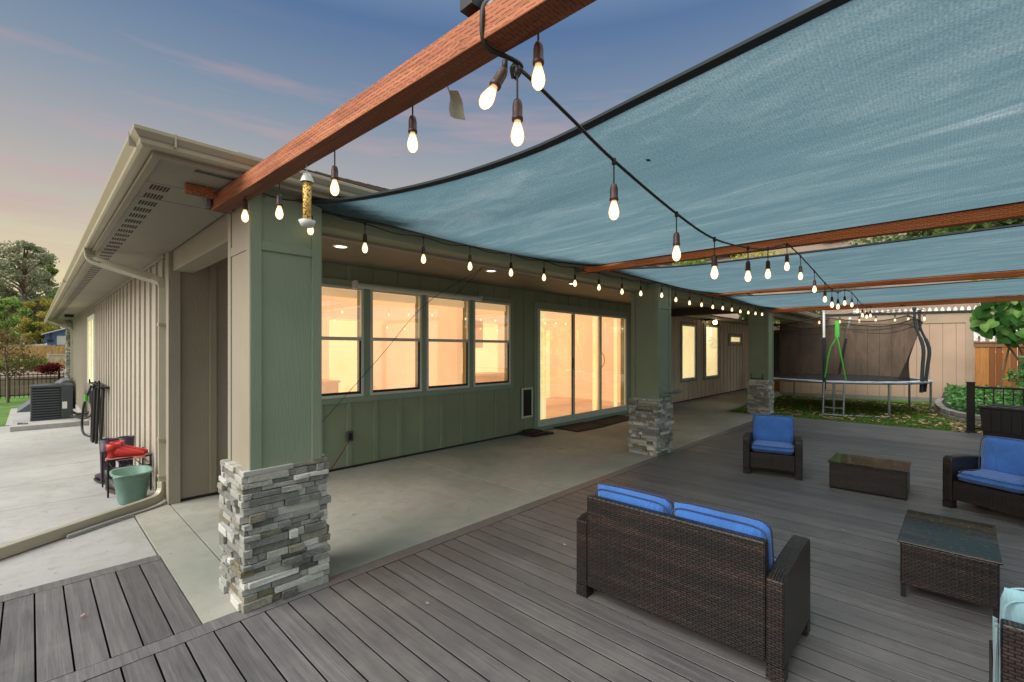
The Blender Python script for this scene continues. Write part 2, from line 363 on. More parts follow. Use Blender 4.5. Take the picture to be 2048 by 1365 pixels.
# ------------------------------------------------------------------ ground
def hz(x, y):
    a = 0.
    if x > 19.8: a = .62*(x-19.8)
    a = 34*(1-math.exp(-a/34)) if a > 0 else 0
    b = -.42
    if y > 25.6: b = min(.35+.035*(y-25.6), 1.55)
    b = b if y > 25.6 else -.42
    if x > 19.8: return max(a-.1, b if y > 25.6 else -.42)
    if x > 11.: return -.12 if y < 12 else b
    return b
xs = [-160,-110,-80,-60,-45,-34,-26,-20,-15,-11,-8,-6,-4,-2,0,2,5,8,11,11.2,14,17,19.8,20.5,21.5,23,25,27.5,30,34,38,43,50,60,75,100,140]
ys = [-120,-80,-55,-40,-30,-22,-16,-12,-8,-5,-2,1,4,7,10,12,14,17,20,23,25.5,25.7,28,31,35,40,46,53,61,70,80,95,115,140,180,240]
mb = MB(); W = len(xs); rnd = random.Random(3)
mb.add([(x, y, hz(x, y)+(rnd.uniform(-.25,.35) if x > 24 else 0)) for y in ys for x in xs],
       [(j*W+i, j*W+i+1, (j+1)*W+i+1, (j+1)*W+i) for j in range(len(ys)-1) for i in range(W-1)], True)
struct(mb.build('ground', m_grass('hillside soil', ['#6b5a4c', '#8a7566', '#7a7050'], .8)))

# lawns
mb = MB(); mb.box(11.66, 19.8, -6, 3.95, -.3, -.055); mb.box(12.1, 19.8, 3.95, 4.0, -.3, -.055)
struct(mb.build('lawn', m_grass('lawn turf', ['#36541a', '#4a6e26', '#5f8234'])))
mb = MB(); mb.box(-14, -.4, 15.6, 25.4, -.5, -.24); mb.box(-.4, .9, 17.0, 25.4, -.5, -.24)
struct(mb.build('lawn', m_grass('side lawn turf', ['#46651f', '#5b8030', '#6f9640'])))
def blades(name, x0, x1, y0, y1, z, n, h, seed, mat, keep=lambda x, y: True):
    r = random.Random(seed); mb = MB()
    for _ in range(n):
        x, y = r.uniform(x0, x1), r.uniform(y0, y1)
        if not keep(x, y): continue
        a = r.uniform(0, PI); w = .008; dx, dy = math.cos(a)*w, math.sin(a)*w; hh = h*r.uniform(.5, 1.2); lx, ly = r.uniform(-.03,.03), r.uniform(-.03,.03)
        mb.add([(x-dx, y-dy, z), (x+dx, y+dy, z), (x+lx, y+ly, z+hh)], [(0,1,2)])
    return struct(mb.build(name, mat), 'stuff')
M['blade'] = m_leaf('grass blade', ['#3d5a1a', '#5c7f2c', '#7c9440', '#4c6b22'])
tag(blades('grass', 11.68, 17.6, -1.2, 3.9, -.056, 26000, .05, 5, M['blade']), 'short green grass around the trampoline legs', 'grass')

# concrete
mb = MB(); mb.box(.65, .924, 2.945, 5.47, -.2, 0); mb.box(.933, 3.593, 2.945, 5.47, -.2, 0); mb.box(3.603, 6.02, 2.945, 5.47, -.2, 0); mb.box(6.03, 11.62, 2.945, 5.47, -.2, 0); mb.box(11.63, 20.5, 4.0, 5.47, -.2, -.002)
struct(mb.build('patio', M['slab'], bevel=.0015))
mb = MB(); y = 4.185
def pz(y): return -.012-max(0, y-5.46)*.0225
joints = [4.185, 5.33, 6.5, 7.75, 8.85, 10.1, 11.4, 12.7, 14.05, 15.5]
for i, (a, b) in enumerate(zip(joints[:-1], joints[1:])):
    x1 = .64 if i == 0 else .935
    for (xa, xb) in ((-3.2, x1),) :
        mb.add([(xa,a+.004,pz(a)),(xb,a+.004,pz(a)),(xb,b-.004,pz(b)),(xa,b-.004,pz(b)),(xa,a+.004,-.5),(xb,a+.004,-.5),(xb,b-.004,-.5),(xa,b-.004,-.5)],
               [(0,1,2,3),(0,4,5,1),(1,5,6,2),(2,6,7,3),(3,7,4,0)])
mb.box(-.4, .93, 15.6, 20, -.5, -.235)
struct(mb.build('path', M['path']))
# curb strip between path and house under the downspout, crack line darks are real gaps above a dark bed
mb = MB(); mb.box(-3.3, 20, 2.9, 5.6, -.3, -.2); struct(mb.build('gravel_bed', M['mortar']))

# deck: every board is an island so its tone varies
mb = MB(); xw = -2.48; r = random.Random(11)
while xw < 11.62:
    x1 = min(xw+.1188, 11.62)
    mb.box(xw, x1, -4.2, 2.824+r.uniform(-.001,.001), -.03, r.uniform(-.0012,.0004)); xw += .1262
mb.box(-2.48, 11.655, 2.830, 2.941, -.03, 0)
xw = .643-.1262*25
for k in range(25):
    mb.box(xw+.0074, xw+.1262, 2.946, 4.066, -.03, r.uniform(-.0012,.0004)); xw += .1262
mb.box(-2.6, .643, 4.071, 4.18, -.03, 0)
mb.box(11.628, 11.66, -4.2, 2.826, -.2, .0005)
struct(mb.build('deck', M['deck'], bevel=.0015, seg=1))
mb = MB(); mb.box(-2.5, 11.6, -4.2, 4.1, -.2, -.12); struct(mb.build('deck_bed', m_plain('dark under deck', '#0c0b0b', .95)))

# ------------------------------------------------------------------ house
house = thing('house', 'single storey taupe board-and-batten house with deep eaves and stone-footed patio columns', 'house', (.937, 5.461, 0))
YW = 5.461; XW = .937; ZS = 2.451
mb = MB()   # side wall with its battens
mb.box(XW, XW+.12, YW+.14, 20.4, -.6, ZS-.002)
yb = 5.762
while yb < 20.3:
    if not (12.8 < yb < 14.45): mb.box(XW-.02, XW+.01, yb, yb+.055, -.25-.0*yb, ZS-.002)
    else: mb.box(XW-.02, XW+.01, yb, yb+.055, 2.26, ZS-.002); mb.box(XW-.02, XW+.01, yb, yb+.055, -.25, .73)
    yb += .3655
mb.build('side_wall', M['side'], house, .003)
mb = MB(); mb.box(XW-.03, XW+.12, YW+.141, 20.4, -.7, -.11); mb.build('foundation', M['path'], house)
mb = MB(); mb.box(XW-.024, XW+.075, YW-.024, YW+.14, .0, ZS-.001); mb.build('corner_board', M['corner'], house, bevel=.004)
mb = MB()   # patio wall with battens
WT = YW+.13
for (a, b, c, d) in ((1.75, 2.12, .03, 2.568), (2.1201, 5.71, .03, .91), (2.1201, 5.71, 2.292, 2.568), (2.945, 3.06, .9101, 2.2919), (3.85, 3.95, .9101, 2.2919), (4.755, 4.86, .9101, 2.2919),
                     (5.7101, 6.43, .03, 2.568), (6.4301, 9.665, 2.26, 2.568), (6.4301, 9.665, .03, .08), (9.6651, 11.9, .03, 2.568)): mb.box(a, b, YW, WT, c, d)
for b in (9.98, 10.35, 10.72, 11.09, 11.46): mb.box(b, b+.06, YW-.019, YW+.01, .035, 2.566)
bats = [2.0, 2.37, 2.735, 3.105, 3.47, 3.84, 4.20, 4.585, 4.955, 5.33, 5.70, 6.06]
for b in bats:
    if 2.0 < b < 5.72: mb.box(b, b+.06, YW-.019, YW+.01, .035, .835); mb.box(b, b+.06, YW-.019, YW+.01, 2.376, 2.566)
    else: mb.box(b, b+.06, YW-.019, YW+.01, .035, 2.566)
for b in (6.39, 6.68, 7.03, 7.40, 7.77, 8.17, 8.55, 8.90, 9.28): mb.box(b, b+.06, YW-.019, YW+.01, 2.392, 2.566)
mb.build('patio_wall', M['patio'], house, bevel=.003)
mb = MB(); mb.box(XW+.0755, 1.7495, YW, WT, .03, 2.568)
for b in (1.26, 1.63): mb.box(b, b+.06, YW-.019, YW+.01, .035, 2.566)
mb.build('return_wall', m_siding('tan brown siding', '#8d8371', .88), house, bevel=.003)
mb = MB(); mb.box(11.901, 20.4, YW, YW+.13, .03, 2.568)
b = 11.99
while b < 20.2:
    if 12.68 < b < 13.98 or 14.4 < b < 15.88: mb.box(b, b+.055, YW-.019, YW+.01, .035, .58); mb.box(b, b+.055, YW-.019, YW+.01, 2.31, 2.44)
    elif 16.7 < b < 18.2: mb.box(b, b+.055, YW-.019, YW+.01, .035, 1.64); mb.box(b, b+.055, YW-.019, YW+.01, 2.09, 2.44)
    else: mb.box(b, b+.055, YW-.019, YW+.01, .035, 2.44)
    b += .33
mb.build('end_wall', m_siding('daylit rosy siding', '#d8c4b0'), house, bevel=.003)  # lighter copy of the siding, open daylight put into its colour
mb = MB(); mb.box(XW+.05, 20.4, YW+.02, YW+.12, -.2, .028); mb.build('wall_base', M['mortar'], house)

def window(x0, x1, z0, z1, rail=None, blind='blind', fw=.034, name='window'):
    """window in the patio wall (plane Y): frame > pane, sash, blind"""
    y = YW; mb = MB(); d0, d1 = y-.032, y+.02
    mb.box(x0, x1, d0, d1, z1-fw, z1); mb.box(x0, x1, d0, d1, z0, z0+fw)
    mb.box(x0, x0+fw, d0, d1, z0+fw, z1-fw); mb.box(x1-fw, x1, d0, d1, z0+fw, z1-fw)
    if rail: mb.box(x0+fw, x1-fw, d0+.003, d1, rail-.022, rail+.022)
    w = mb.build(name, M['frame'], house, bevel=.003)
    mb = MB(); mb.quad((x0+.01,y-.012,z0+.01),(x1-.01,y-.012,z0+.01),(x1-.01,y-.012,z1-.01),(x0+.01,y-.012,z1-.01)); mb.build('pane', M['pane'], w)
    if blind: mb = MB(); mb.quad((x0+.005,y-.003,z0+.005),(x1-.005,y-.003,z0+.005),(x1-.005,y-.003,z1-.005),(x0+.005,y-.003,z1-.005)); mb.build('blind', M[blind], w)
    if rail:
        a, b, c, e = x0+fw, x1-fw, z0+fw, rail-.022; s = .022; mb = MB()
        mb.box(a, b, y-.02, y-.005, c, c+s*1.4); mb.box(b-s, b, y-.021, y-.005, c+s*1.4, e); mb.box(a, a+s*.4, y-.021, y-.005, c+s*1.4, e)
        mb.build('sash', M['sash'], w)
        mb = MB(); mb.box(a+.02, b-.03, y+.03, y+.08, z1-fw-.10, z1-fw-.002); mb.build('shade_roll', M['shaderoll'], w)
    return w
M['shaderoll'] = m_blind('rolled shade', (.95, .66, .38, 1), (1., .76, .46, 1), .55)
for (a, b) in ((2.13, 2.957), (3.05, 3.86), (3.94, 4.765), (4.85, 5.70)): window(a, b, .905, 2.298, 1.64, None)
mb = MB(); yy0, yy1 = YW-.024, YW+.012
mb.box(2.03, 5.775, yy0, yy1, 2.299, 2.378); mb.box(2.03, 5.775, yy0, yy1, .833, .904)
for a, b in ((2.03, 2.129), (2.958, 3.049), (3.861, 3.939), (4.766, 4.849), (5.701, 5.775)): mb.box(a, b, yy0, yy1, .9045, 2.2985)
mb.build('window_trim', M['trim'], house, bevel=.003)
# far bedroom windows
for (a, b, c, d) in ((12.80, 13.80, .63, 2.24), (14.60, 15.70, .62, 2.28), (16.90, 18.0, 1.74, 2.0)): window(a, b, c, d, None, 'blind2', .05)
for (a, b, c, d) in ((12.69, 13.93, .565, 2.31), (14.45, 15.84, .55, 2.35), (16.74, 18.16, 1.64, 2.08)):
    mb = MB(); w = .1; mb.box(a, b, yy0, yy1, d-.065, d); mb.box(a, b, yy0, yy1, c, c+.062); mb.box(a, a+w, yy0, yy1, c+.062, d-.065); mb.box(b-w, b, yy0, yy1, c+.062, d-.065)
    mb.build('window_trim', M['corner'], house, bevel=.003)
# sliding door
mb = MB(); mb.box(6.335, 9.76, YW-.03, YW+.01, 2.265, 2.385); mb.box(6.335, 6.425, YW-.03, YW+.01, .05, 2.264); mb.box(9.67, 9.76, YW-.03, YW+.01, .05, 2.264); mb.box(6.33, 9.77, YW-.045, YW+.01, .002, .075)
dt = mb.build('door_casing', M['trim'], house, bevel=.003)
mb = MB(); mb.box(6.427, 9.668, YW-.04, YW, 2.225, 2.262); mb.box(6.427, 9.668, YW-.055, YW, .078, .13); mb.box(6.427, 6.49, YW-.04, YW, .131, 2.224); mb.box(9.61, 9.668, YW-.04, YW, .131, 2.224)
for x in (7.535, 8.53): mb.box(x-.04, x+.04, YW-.046, YW, .131, 2.224)
mb.box(6.491, 7.494, YW-.04, YW-.002, .131, .2); mb.box(7.576, 9.609, YW-.04, YW-.002, .131, .2)
dr = mb.build('sliding_door', M['frame'], house, bevel=.003)
for (a, b) in ((6.485, 7.5), (7.57, 8.495), (8.565, 9.615)):
    mb = MB(); mb.quad((a,YW-.02,.13),(b,YW-.02,.13),(b,YW-.02,2.23),(a,YW-.02,2.23)); mb.build('pane', M['pane'], dr)
def m_glow(name, c1, c2, st, sc=1.2):  # room surfaces emit their own glow in place of indoor lamps
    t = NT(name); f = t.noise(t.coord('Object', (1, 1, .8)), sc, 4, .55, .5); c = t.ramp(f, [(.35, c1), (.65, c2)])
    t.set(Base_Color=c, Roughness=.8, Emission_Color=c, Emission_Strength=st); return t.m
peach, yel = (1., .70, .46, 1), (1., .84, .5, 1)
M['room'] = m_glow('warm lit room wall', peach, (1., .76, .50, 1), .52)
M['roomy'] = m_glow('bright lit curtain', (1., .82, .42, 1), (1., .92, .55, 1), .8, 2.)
M['roomd'] = m_glow('glowing warm wood', (.60, .40, .24, 1), (.76, .54, .34, 1), .42)
Y0, Y1 = WT+.002, 9.0
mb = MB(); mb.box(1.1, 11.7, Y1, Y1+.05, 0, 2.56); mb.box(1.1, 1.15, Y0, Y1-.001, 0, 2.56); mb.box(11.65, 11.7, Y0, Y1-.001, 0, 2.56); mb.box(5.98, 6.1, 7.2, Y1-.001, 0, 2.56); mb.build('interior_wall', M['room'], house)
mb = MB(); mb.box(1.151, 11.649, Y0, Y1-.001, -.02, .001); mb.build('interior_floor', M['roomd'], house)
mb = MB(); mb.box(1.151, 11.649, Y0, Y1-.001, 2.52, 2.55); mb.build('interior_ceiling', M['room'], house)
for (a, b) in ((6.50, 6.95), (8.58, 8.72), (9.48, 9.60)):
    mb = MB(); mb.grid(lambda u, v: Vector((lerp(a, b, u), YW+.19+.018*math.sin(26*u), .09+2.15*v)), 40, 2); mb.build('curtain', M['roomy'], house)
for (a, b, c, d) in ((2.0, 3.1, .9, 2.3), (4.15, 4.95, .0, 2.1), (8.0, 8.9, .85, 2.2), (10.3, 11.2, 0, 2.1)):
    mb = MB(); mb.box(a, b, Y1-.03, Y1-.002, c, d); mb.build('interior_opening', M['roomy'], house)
for (a, b, c) in ((1.6, 4.0, .92), (6.9, 8.6, .9)):
    mb = MB(); mb.box(a, b, 8.3, 8.95, .02, c-.04); mb.box(a-.02, b+.02, 8.27, 8.95, c-.039, c); mb.box(a, b-.6, 8.6, 8.95, 1.55, 2.25); mb.build('cabinet', M['roomd'], house)
mb = MB(); mb.box(3.2, 4.9, 6.6, 7.4, .70, .75)
for x in (3.3, 4.8):
    for y in (6.7, 7.3): mb.box(x-.04, x+.04, y-.04, y+.04, .002, .699)
mb.build('dining_table', M['roomd'], house)
mb = MB()
for s in (-.028, .028): mb.tube(curve([(8.53+s,YW-.047,1.12),(8.53+s*2.4,YW-.085,1.2),(8.53+s*2.4,YW-.085,1.36),(8.53+s,YW-.047,1.44)], 8), .008)
mb.build('handle', M['frame'], dr)
mb = MB(); mb.box(7.496, 7.51, YW-.056, YW-.047, 1.1, 1.34); mb.box(7.47, 7.494, YW-.05, YW-.041, .2, 2.2); mb.build('screen_latch', M['sash'], dr)
# side window
mb = MB(); X0, X1 = XW-.035, XW+.01
mb.box(X0, X1, 12.80, 14.40, 2.17, 2.255); mb.box(X0, X1, 12.80, 14.40, .735, .82); mb.box(X0, X1, 12.80, 12.9, .821, 2.169); mb.box(X0, X1, 14.3, 14.4, .821, 2.169)
w = mb.build('window', M['frame'], house, bevel=.003)
mb = MB(); mb.quad((XW-.022,12.89,.81),(XW-.022,14.31,.81),(XW-.022,14.31,2.18),(XW-.022,12.89,2.18)); mb.build('pane', m_pane('screened pane', .06, .12), w)
mb = MB(); mb.quad((XW-.006,12.89,.81),(XW-.006,14.31,.81),(XW-.006,14.31,2.18),(XW-.006,12.89,2.18)); mb.build('blind', M['blind2'], w)
mb = MB()
for k in range(1, 4): mb.box(XW-.02, XW-.012, 12.9+k*.35, 12.93+k*.35, .82, 2.17)
mb.build('slat', M['sash'], w)

# columns with ledger-stone bases
def ledger(mb, x0, x1, y0, y1, z1, seed):
    r = random.Random(seed); z = 0.; row = 0
    mbk = []
    while z < z1-.012:
        h = r.choice((.03, .036, .042, .048)); h = min(h, z1-z)
        if z1-z-h < .02: h = z1-z
        for side in range(4):
            horiz = side in (0, 2); L0, L1 = (x0, x1) if horiz else (y0, y1)
            own = (row % 2 == 0) == horiz     # which face owns the corner in this row
            a = L0-(.012 if own else -.02); end = L1+(.012 if own else -.02)
            while a < end-.004:
                l = r.choice((.05, .07, .09, .12, .16, .22, .28)); b = min(a+l, end)
                if end-b < .04: b = end
                p = r.choice((0, .004, .01, .018, .026, .034)); gp = .0012; dp = .05
                if b-a > .15: p = min(p, .022)
                zt = z+h-.0012
                if side == 0: mb.box(a+gp, b-gp, y0-p, y0+dp, z+.001, zt)
                elif side == 2: mb.box(a+gp, b-gp, y1-dp, y1+p, z+.001, zt)
                elif side == 3: mb.box(x0-p, x0+dp, a+gp, b-gp, z+.001, zt)
                else: mb.box(x1-dp, x1+p, a+gp, b-gp, z+.001, zt)
                a = b
        z += h; row += 1
def jitter(mb, amt, seed):
    r = random.Random(seed)
    mb.v = [(x+r.uniform(-amt, amt), y+r.uniform(-amt, amt), max(.0, z+r.uniform(-amt, amt)*.7)) for (x, y, z) in mb.v]
for i, (cx, cy) in enumerate(((.838, 2.905), (6.045, 2.925), (11.60, 2.925))):
    sx0, sx1, sy0, sy1 = cx+.03, cx+.445, cy-.012, cy+.415     # shaft
    top = ZS+.0
    mb = MB(); mb.box(sx0+.012, sx1-.012, sy0+.012, sy1-.012, .78, top)
    c = mb.build('column', M['shaft'], house)
    mb = MB()
    for z0, z1 in ((.802, 2.449),):
        t = .062
        for (xa, xb) in ((sx0, sx0+t), (sx1-t, sx1)):
            for (ya, yb) in ((sy0, sy0+t), (sy1-t, sy1)): mb.box(xa, xb, ya, yb, z0, z1)
    for z0, z1 in ((2.085, 2.14),):
        mb.box(sx0+.002, sx0+.05, sy0+t, sy1-t, z0, z1); mb.box(sx1-.05, sx1-.002, sy0+t, sy1-t, z0, z1)
        mb.box(sx0+t, sx1-t, sy0+.002, sy0+.05, z0, z1); mb.box(sx0+t, sx1-t, sy1-.05, sy1-.002, z0, z1)
    mb.build('column_trim', M['shaft'], c, bevel=.003)
    mb = MB(); xa = sx0-.003    # pale skin standing in for sunlight on the yard-facing side
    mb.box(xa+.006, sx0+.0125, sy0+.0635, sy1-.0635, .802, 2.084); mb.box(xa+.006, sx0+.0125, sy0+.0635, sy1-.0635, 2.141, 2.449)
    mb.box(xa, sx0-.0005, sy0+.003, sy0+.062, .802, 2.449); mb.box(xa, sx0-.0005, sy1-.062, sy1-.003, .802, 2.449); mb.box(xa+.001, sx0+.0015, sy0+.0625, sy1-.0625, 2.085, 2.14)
    if i == 0: mb.build('sunlight_skin', M['corner'], c)
    mb = MB(); ledger(mb, cx, cx+.475, cy, cy+.42, .805, 40+i); jitter(mb, .0034, i+2)
    mb.build('stone_base', M['stone'], c, bevel=.0025, seg=1)
    mb = MB(); mb.box(cx+.02, cx+.455, cy+.02, cy+.40, .0, .80); mb.build('core', M['mortar'], c)

# headers, patio ceiling, soffits
mb = MB(); mb.box(1.29, 20.3, 3.1, 3.3, 2.35, 2.565); mb.build('header_beam', M['patio'], house, bevel=.004)
mb = MB(); mb.box(.95, 1.12, 3.33, YW-.026, 2.265, 2.5); mb.build('header_beam', M['corner'], house, bevel=.004)
mb = MB(); mb.box(1.15, 20.3, 3.285, 3.335, 2.33, 2.352); mb.box(1.12, 1.15, 3.34, YW-.03, 2.4, 2.44); mb.build('moulding', M['corner'], house, bevel=.003)
mb = MB(); mb.box(11.6, 11.85, 3.36, YW-.001, 2.385, 2.60); mb.build('end_beam', M['darkwood'] if 'darkwood' in M else m_plain('dark brown beam', '#4d4136', .7), house)
mb = MB(); r = random.Random(2)
for k in range(5):
    a = 1.13+k*2.1; mb.box(a, min(a+2.094, 11.6), 3.34, YW-.003, 2.567, 2.59)
mb.build('patio_ceiling', m_siding('ceiling panels', '#827f6b', .9), house)
for (x, y) in ((2.19, 4.50), (4.26, 4.42), (5.98, 4.32)):
    mb = MB(); mb.lathe([(.0, 2.560), (.062, 2.560)], (x, y, 0), 24); o = mb.build('recessed_light', M['canlight'], house)
    mb = MB(); mb.lathe([(.0625, 2.5665), (.0625, 2.556), (.082, 2.561), (.082, 2.5665)], (x, y, 0), 24); mb.build('trim_ring', M['white'], o)
mb = MB()
# side soffit in panels with thin joints, front soffit strip
yj = [2.80, 3.262, 3.617, 8.08, 13.2, 18.3, 24.0]
for a, b in zip(yj[:-1], yj[1:]):
    mb.box(.44, .93 if a > 3.4 else .936, a+.004, b-.004, ZS, ZS+.02)
mb.box(.94, 20.3, 2.80, 3.098, ZS, ZS+.02); mb.box(11.9, 20.3, 4.7, YW-.03, ZS-.01, ZS+.02)
sof = mb.build('soffit', M['soffit'], house)
mb = MB()
for i in range(84):
    yv = 3.30+i*.2
    if abs(yv-3.617) < .03: continue
    v = MB()
    for k in range(6): v.box(.478+k*.0155, .4865+k*.0155, yv, yv+.1, ZS-.0025, ZS+.001)
    v.build('soffit_vent', M['vent'], sof)
v = MB()
for k in range(22): v.box(.6+k*.0098, .605+k*.0098, 2.86, 2.9, ZS-.0025, ZS+.001)
v.build('soffit_vent', M['vent'], sof)
mb = MB()   # edge boards (sub fascia) and frieze at the wall
mb.box(.4045, .4395, 2.80, 24.0, ZS-.012, 2.53); mb.box(.4045, 20.3, 2.7805, 2.7995, ZS-.012, 2.53); mb.box(.9, XW-.0205, YW+.16, 20.4, ZS-.03, ZS-.0005)
mb.build('fascia', M['corner'], house, bevel=.002)
# K-style gutter, mitred corner: profile points (out, z)
prof = [(0, 2.548), (0, 2.505), (-.05, 2.503), (-.062, 2.52), (-.066, 2.545), (-.082, 2.572), (-.094, 2.592), (-.096, 2.618), (-.088, 2.618), (-.086, 2.6), (-.01, 2.56)]
gx, gy = .404, 2.780; prof = [(o*.833, 2.462+(z-2.503)*.704) for o, z in prof]; n = len(prof); vs = []
for (o, z) in prof: vs.append((gx+o, 24.0, z))
for (o, z) in prof: vs.append((gx+o, gy+o, z))
for (o, z) in prof: vs.append((20.3, gy+o, z))
mb = MB(); mb.add(vs, [(s*n+i, s*n+(i+1)%n, (s+1)*n+(i+1)%n, (s+1)*n+i) for s in (0, 1) for i in range(n)])
gut = mb.build('gutter', M['gutter'], house, bevel=.003)
for bb_ in ((gx-.0825, gx-.05, 2.83, 2.836), (.48, .486, gy-.0825, gy-.05), (gx-.0825, gx-.05, 9.3, 9.307)):
    mb = MB(); mb.box(*bb_, 2.48, 2.5445); mb.build('gutter_seam', M['gutter'], gut)
# hip roof 5/12
mb = MB(); s = .415; ex, ey, ez = .345, 2.72, 2.527; rd = 7.5
pts = [(ex, ey, ez), (20.6, ey, ez), (20.6, ey+rd, ez+rd*s), (ex+rd, ey+rd, ez+rd*s), (ex+rd, 24.0, ez+rd*s), (ex, 24.0, ez)]
k = 26
for i in range(k):      # overlapping shingle courses on both slopes
    a, b = i/k*rd, (i+1)/k*rd
    mb.add([(ex+a, ey+a, ez+a*s+.008), (20.6, ey+a, ez+a*s+.008), (20.6, ey+b+.02, ez+b*s), (ex+b, ey+b+.02, ez+b*s)], [(0,1,2,3)])
    mb.add([(ex+a, 24.0, ez+a*s+.008), (ex+a, ey+a, ez+a*s+.008), (ex+b+.02, ey+b, ez+b*s), (ex+b+.02, 24.0, ez+b*s)], [(0,1,2,3)])
    mb.add([(ex+a, ey+a, ez+a*s-.03), (20.6, ey+a, ez+a*s-.03), (20.6, ey+a, ez+a*s+.008), (ex+a, ey+a, ez+a*s+.008)], [(0,1,2,3)])
mb.add([(ex+rd, ey+rd, ez+rd*s), (20.6, ey+rd, ez+rd*s), (20.6, 24, ez+rd*s), (ex+rd, 24, ez+rd*s)], [(0,1,2,3)])
mb.build('roof', M['roof'], house)
mb = MB(); mb.box(XW+.14, 20.3, 9.1, 20.3, -.3, 2.44); mb.box(11.9, 20.3, YW+.15, 9.099, -.3, 2.44); mb.build('core', M['patio'], house)
mb = MB(); mb.box(19.9, 20.3, 3.4, 5.5, -.2, 2.44); 
# stone corner at far end of the side wall
mb2 = MB(); ledger(mb2, .80, 1.3, 20.5, 21.0, 2.44, 77); mb2.build('stone_pier', M['stone'], house)
# downspouts
def downspout(y, ext):
    pts = curve([(.385, y, 2.51), (.385, y, 2.44), (.40, y-.02, 2.37), (.47, y-.06, 2.335)], 8) + curve([(.83, y-.27, 2.20), (.885, y-.32, 2.17), (.90, y-.34, 2.10)], 6)
    pts += [Vector((.90, y-.34, 1.0)), Vector((.90, y-.34, .2))]
    mb = MB(); mb.rectube(pts, .075, .06, (0, 1, 0))
    d = mb.build('downspout', M['gutter'], house, bevel=.006)
    for z in (1.75, .62, .26): mb = MB(); mb.box(.855, .915, y-.385, y-.295, z-.012, z+.012); mb.build('strap', M['gutter'], d)
    mb = MB(); e = curve([(.385, y, 2.47), (.385, y, 2.44), (.40, y-.02, 2.37), (.47, y-.06, 2.335)], 9)
    for p in e[1:]: mb.box(p.x-.038, p.x+.038, p.y-.0385, p.y+.0385, p.z-.003, p.z+.003)
    mb.build('elbow', M['gutter'], d)
    return d
downspout(5.93, True); downspout(20.3, False)
mb = MB(); mb.rectube(curve([(.90, 5.59, .21), (.895, 5.585, .12), (.84, 5.55, .055), (.7, 5.47, .04)], 8)+[Vector((-.157, 4.94, .035)), Vector((-2.6, 3.42+.0, .03))], .085, .06)
mb.build('downspout_extension', M['gutter'], house, bevel=.006)
mb = MB(); mb.tube(curve([(.935, 5.52, .03), (.8, 5.42, .012), (.5, 5.26, .012), (.2, 5.08, .01)], 14), .012); mb.build('drain_lip', M['path'], house)
# outlet, pet door, flood light
mb = MB(); mb.box(2.715, 2.80, YW-.06, YW-.02, .35, .475); o = mb.build('outlet', M['greybox'] if 'greybox' in M else m_plain('grey outlet box', '#4a4a50', .5), house, bevel=.008)
mb = MB(); mb.box(2.735, 2.78, YW-.064, YW-.0605, .37, .455); mb.build('cover', M['black'], o)
mb = MB(); mb.tube(curve([(2.74, YW-.05, .36), (2.6, YW-.1, .2), (2.35, YW-.25, .06), (1.6, 4.6, .012), (1.2, 3.9, .01)], 20), .006); mb.build('red_cord', m_plain('red cord', '#7a2318', .6), o)
mb = MB(); a, b, c, d = 5.985, 6.285, .28, .82
mb.box(a, b, YW-.04, YW-.019, d-.035, d); mb.box(a, b, YW-.04, YW-.019, c, c+.035); mb.box(a, a+.035, YW-.04, YW-.019, c+.036, d-.036); mb.box(b-.035, b, YW-.04, YW-.019, c+.036, d-.036)
o = mb.build('pet_door', M['frame'], house, bevel=.003)
mb = MB(); mb.box(a+.035, b-.035, YW-.03, YW-.0185, c+.035, d-.035); mb.build('flap', M['black'], o)
mb = MB(); mb.box(14.2, 14.6, 5.15, 5.35, 2.40, 2.44); o = mb.build('flood_light', M['black'], house)
mb = MB(); mb.lathe([(0,-.06),(.05,-.055),(.07,0),(.05,.05),(0,.06)], (14.75, 5.2, 2.36), 12); mb.build('lamp', m_emit('flood lamp', (1,.82,.45,1), 8), o)
mb = MB(); mb.box(.62, .80, 17.0, 17.4, 2.38, 2.449); mb.build('flood_light', M['black'], house)
# wire shelf on middle column, hooks on the far column
mb = MB(); mb.tube([(6.10,2.905,.96),(6.16,2.86,.9),(6.52,2.86,.89),(6.58,2.84,.93)], .006)
mb.box(6.12, 6.6, 2.80, 2.905, .862, .872); mb.box(6.5, 6.62, 2.78, 2.905, .89, .90); mb.build('wall_shelf', M['metal'], house)
mb = MB()
for y in (3.02, 3.26): mb.tube(curve([(11.62,y,.82),(11.56,y,.85),(11.57,y,.92),(11.6,y,.94)], 8), .008)
mb.tube([(11.6,3.0,.83),(11.6,3.28,.83)], .008); mb.build('hook_rail', M['black'], house)
# conduit on the side wall behind the ac
mb = MB(); mb.box(.86, .93, 13.25, 13.45, .35, .62); o = mb.build('electrical_box', M['greybox'] if 'greybox' in M else m_plain('dark box', '#3a3a3c', .6), house, bevel=.006)
mb = MB(); mb.tube(curve([(.9,13.35,.36),(.9,13.4,.1),(.8,13.8,-.02),(.62,14.4,.0)], 14), .018); mb.build('conduit', M['rubber'], o)

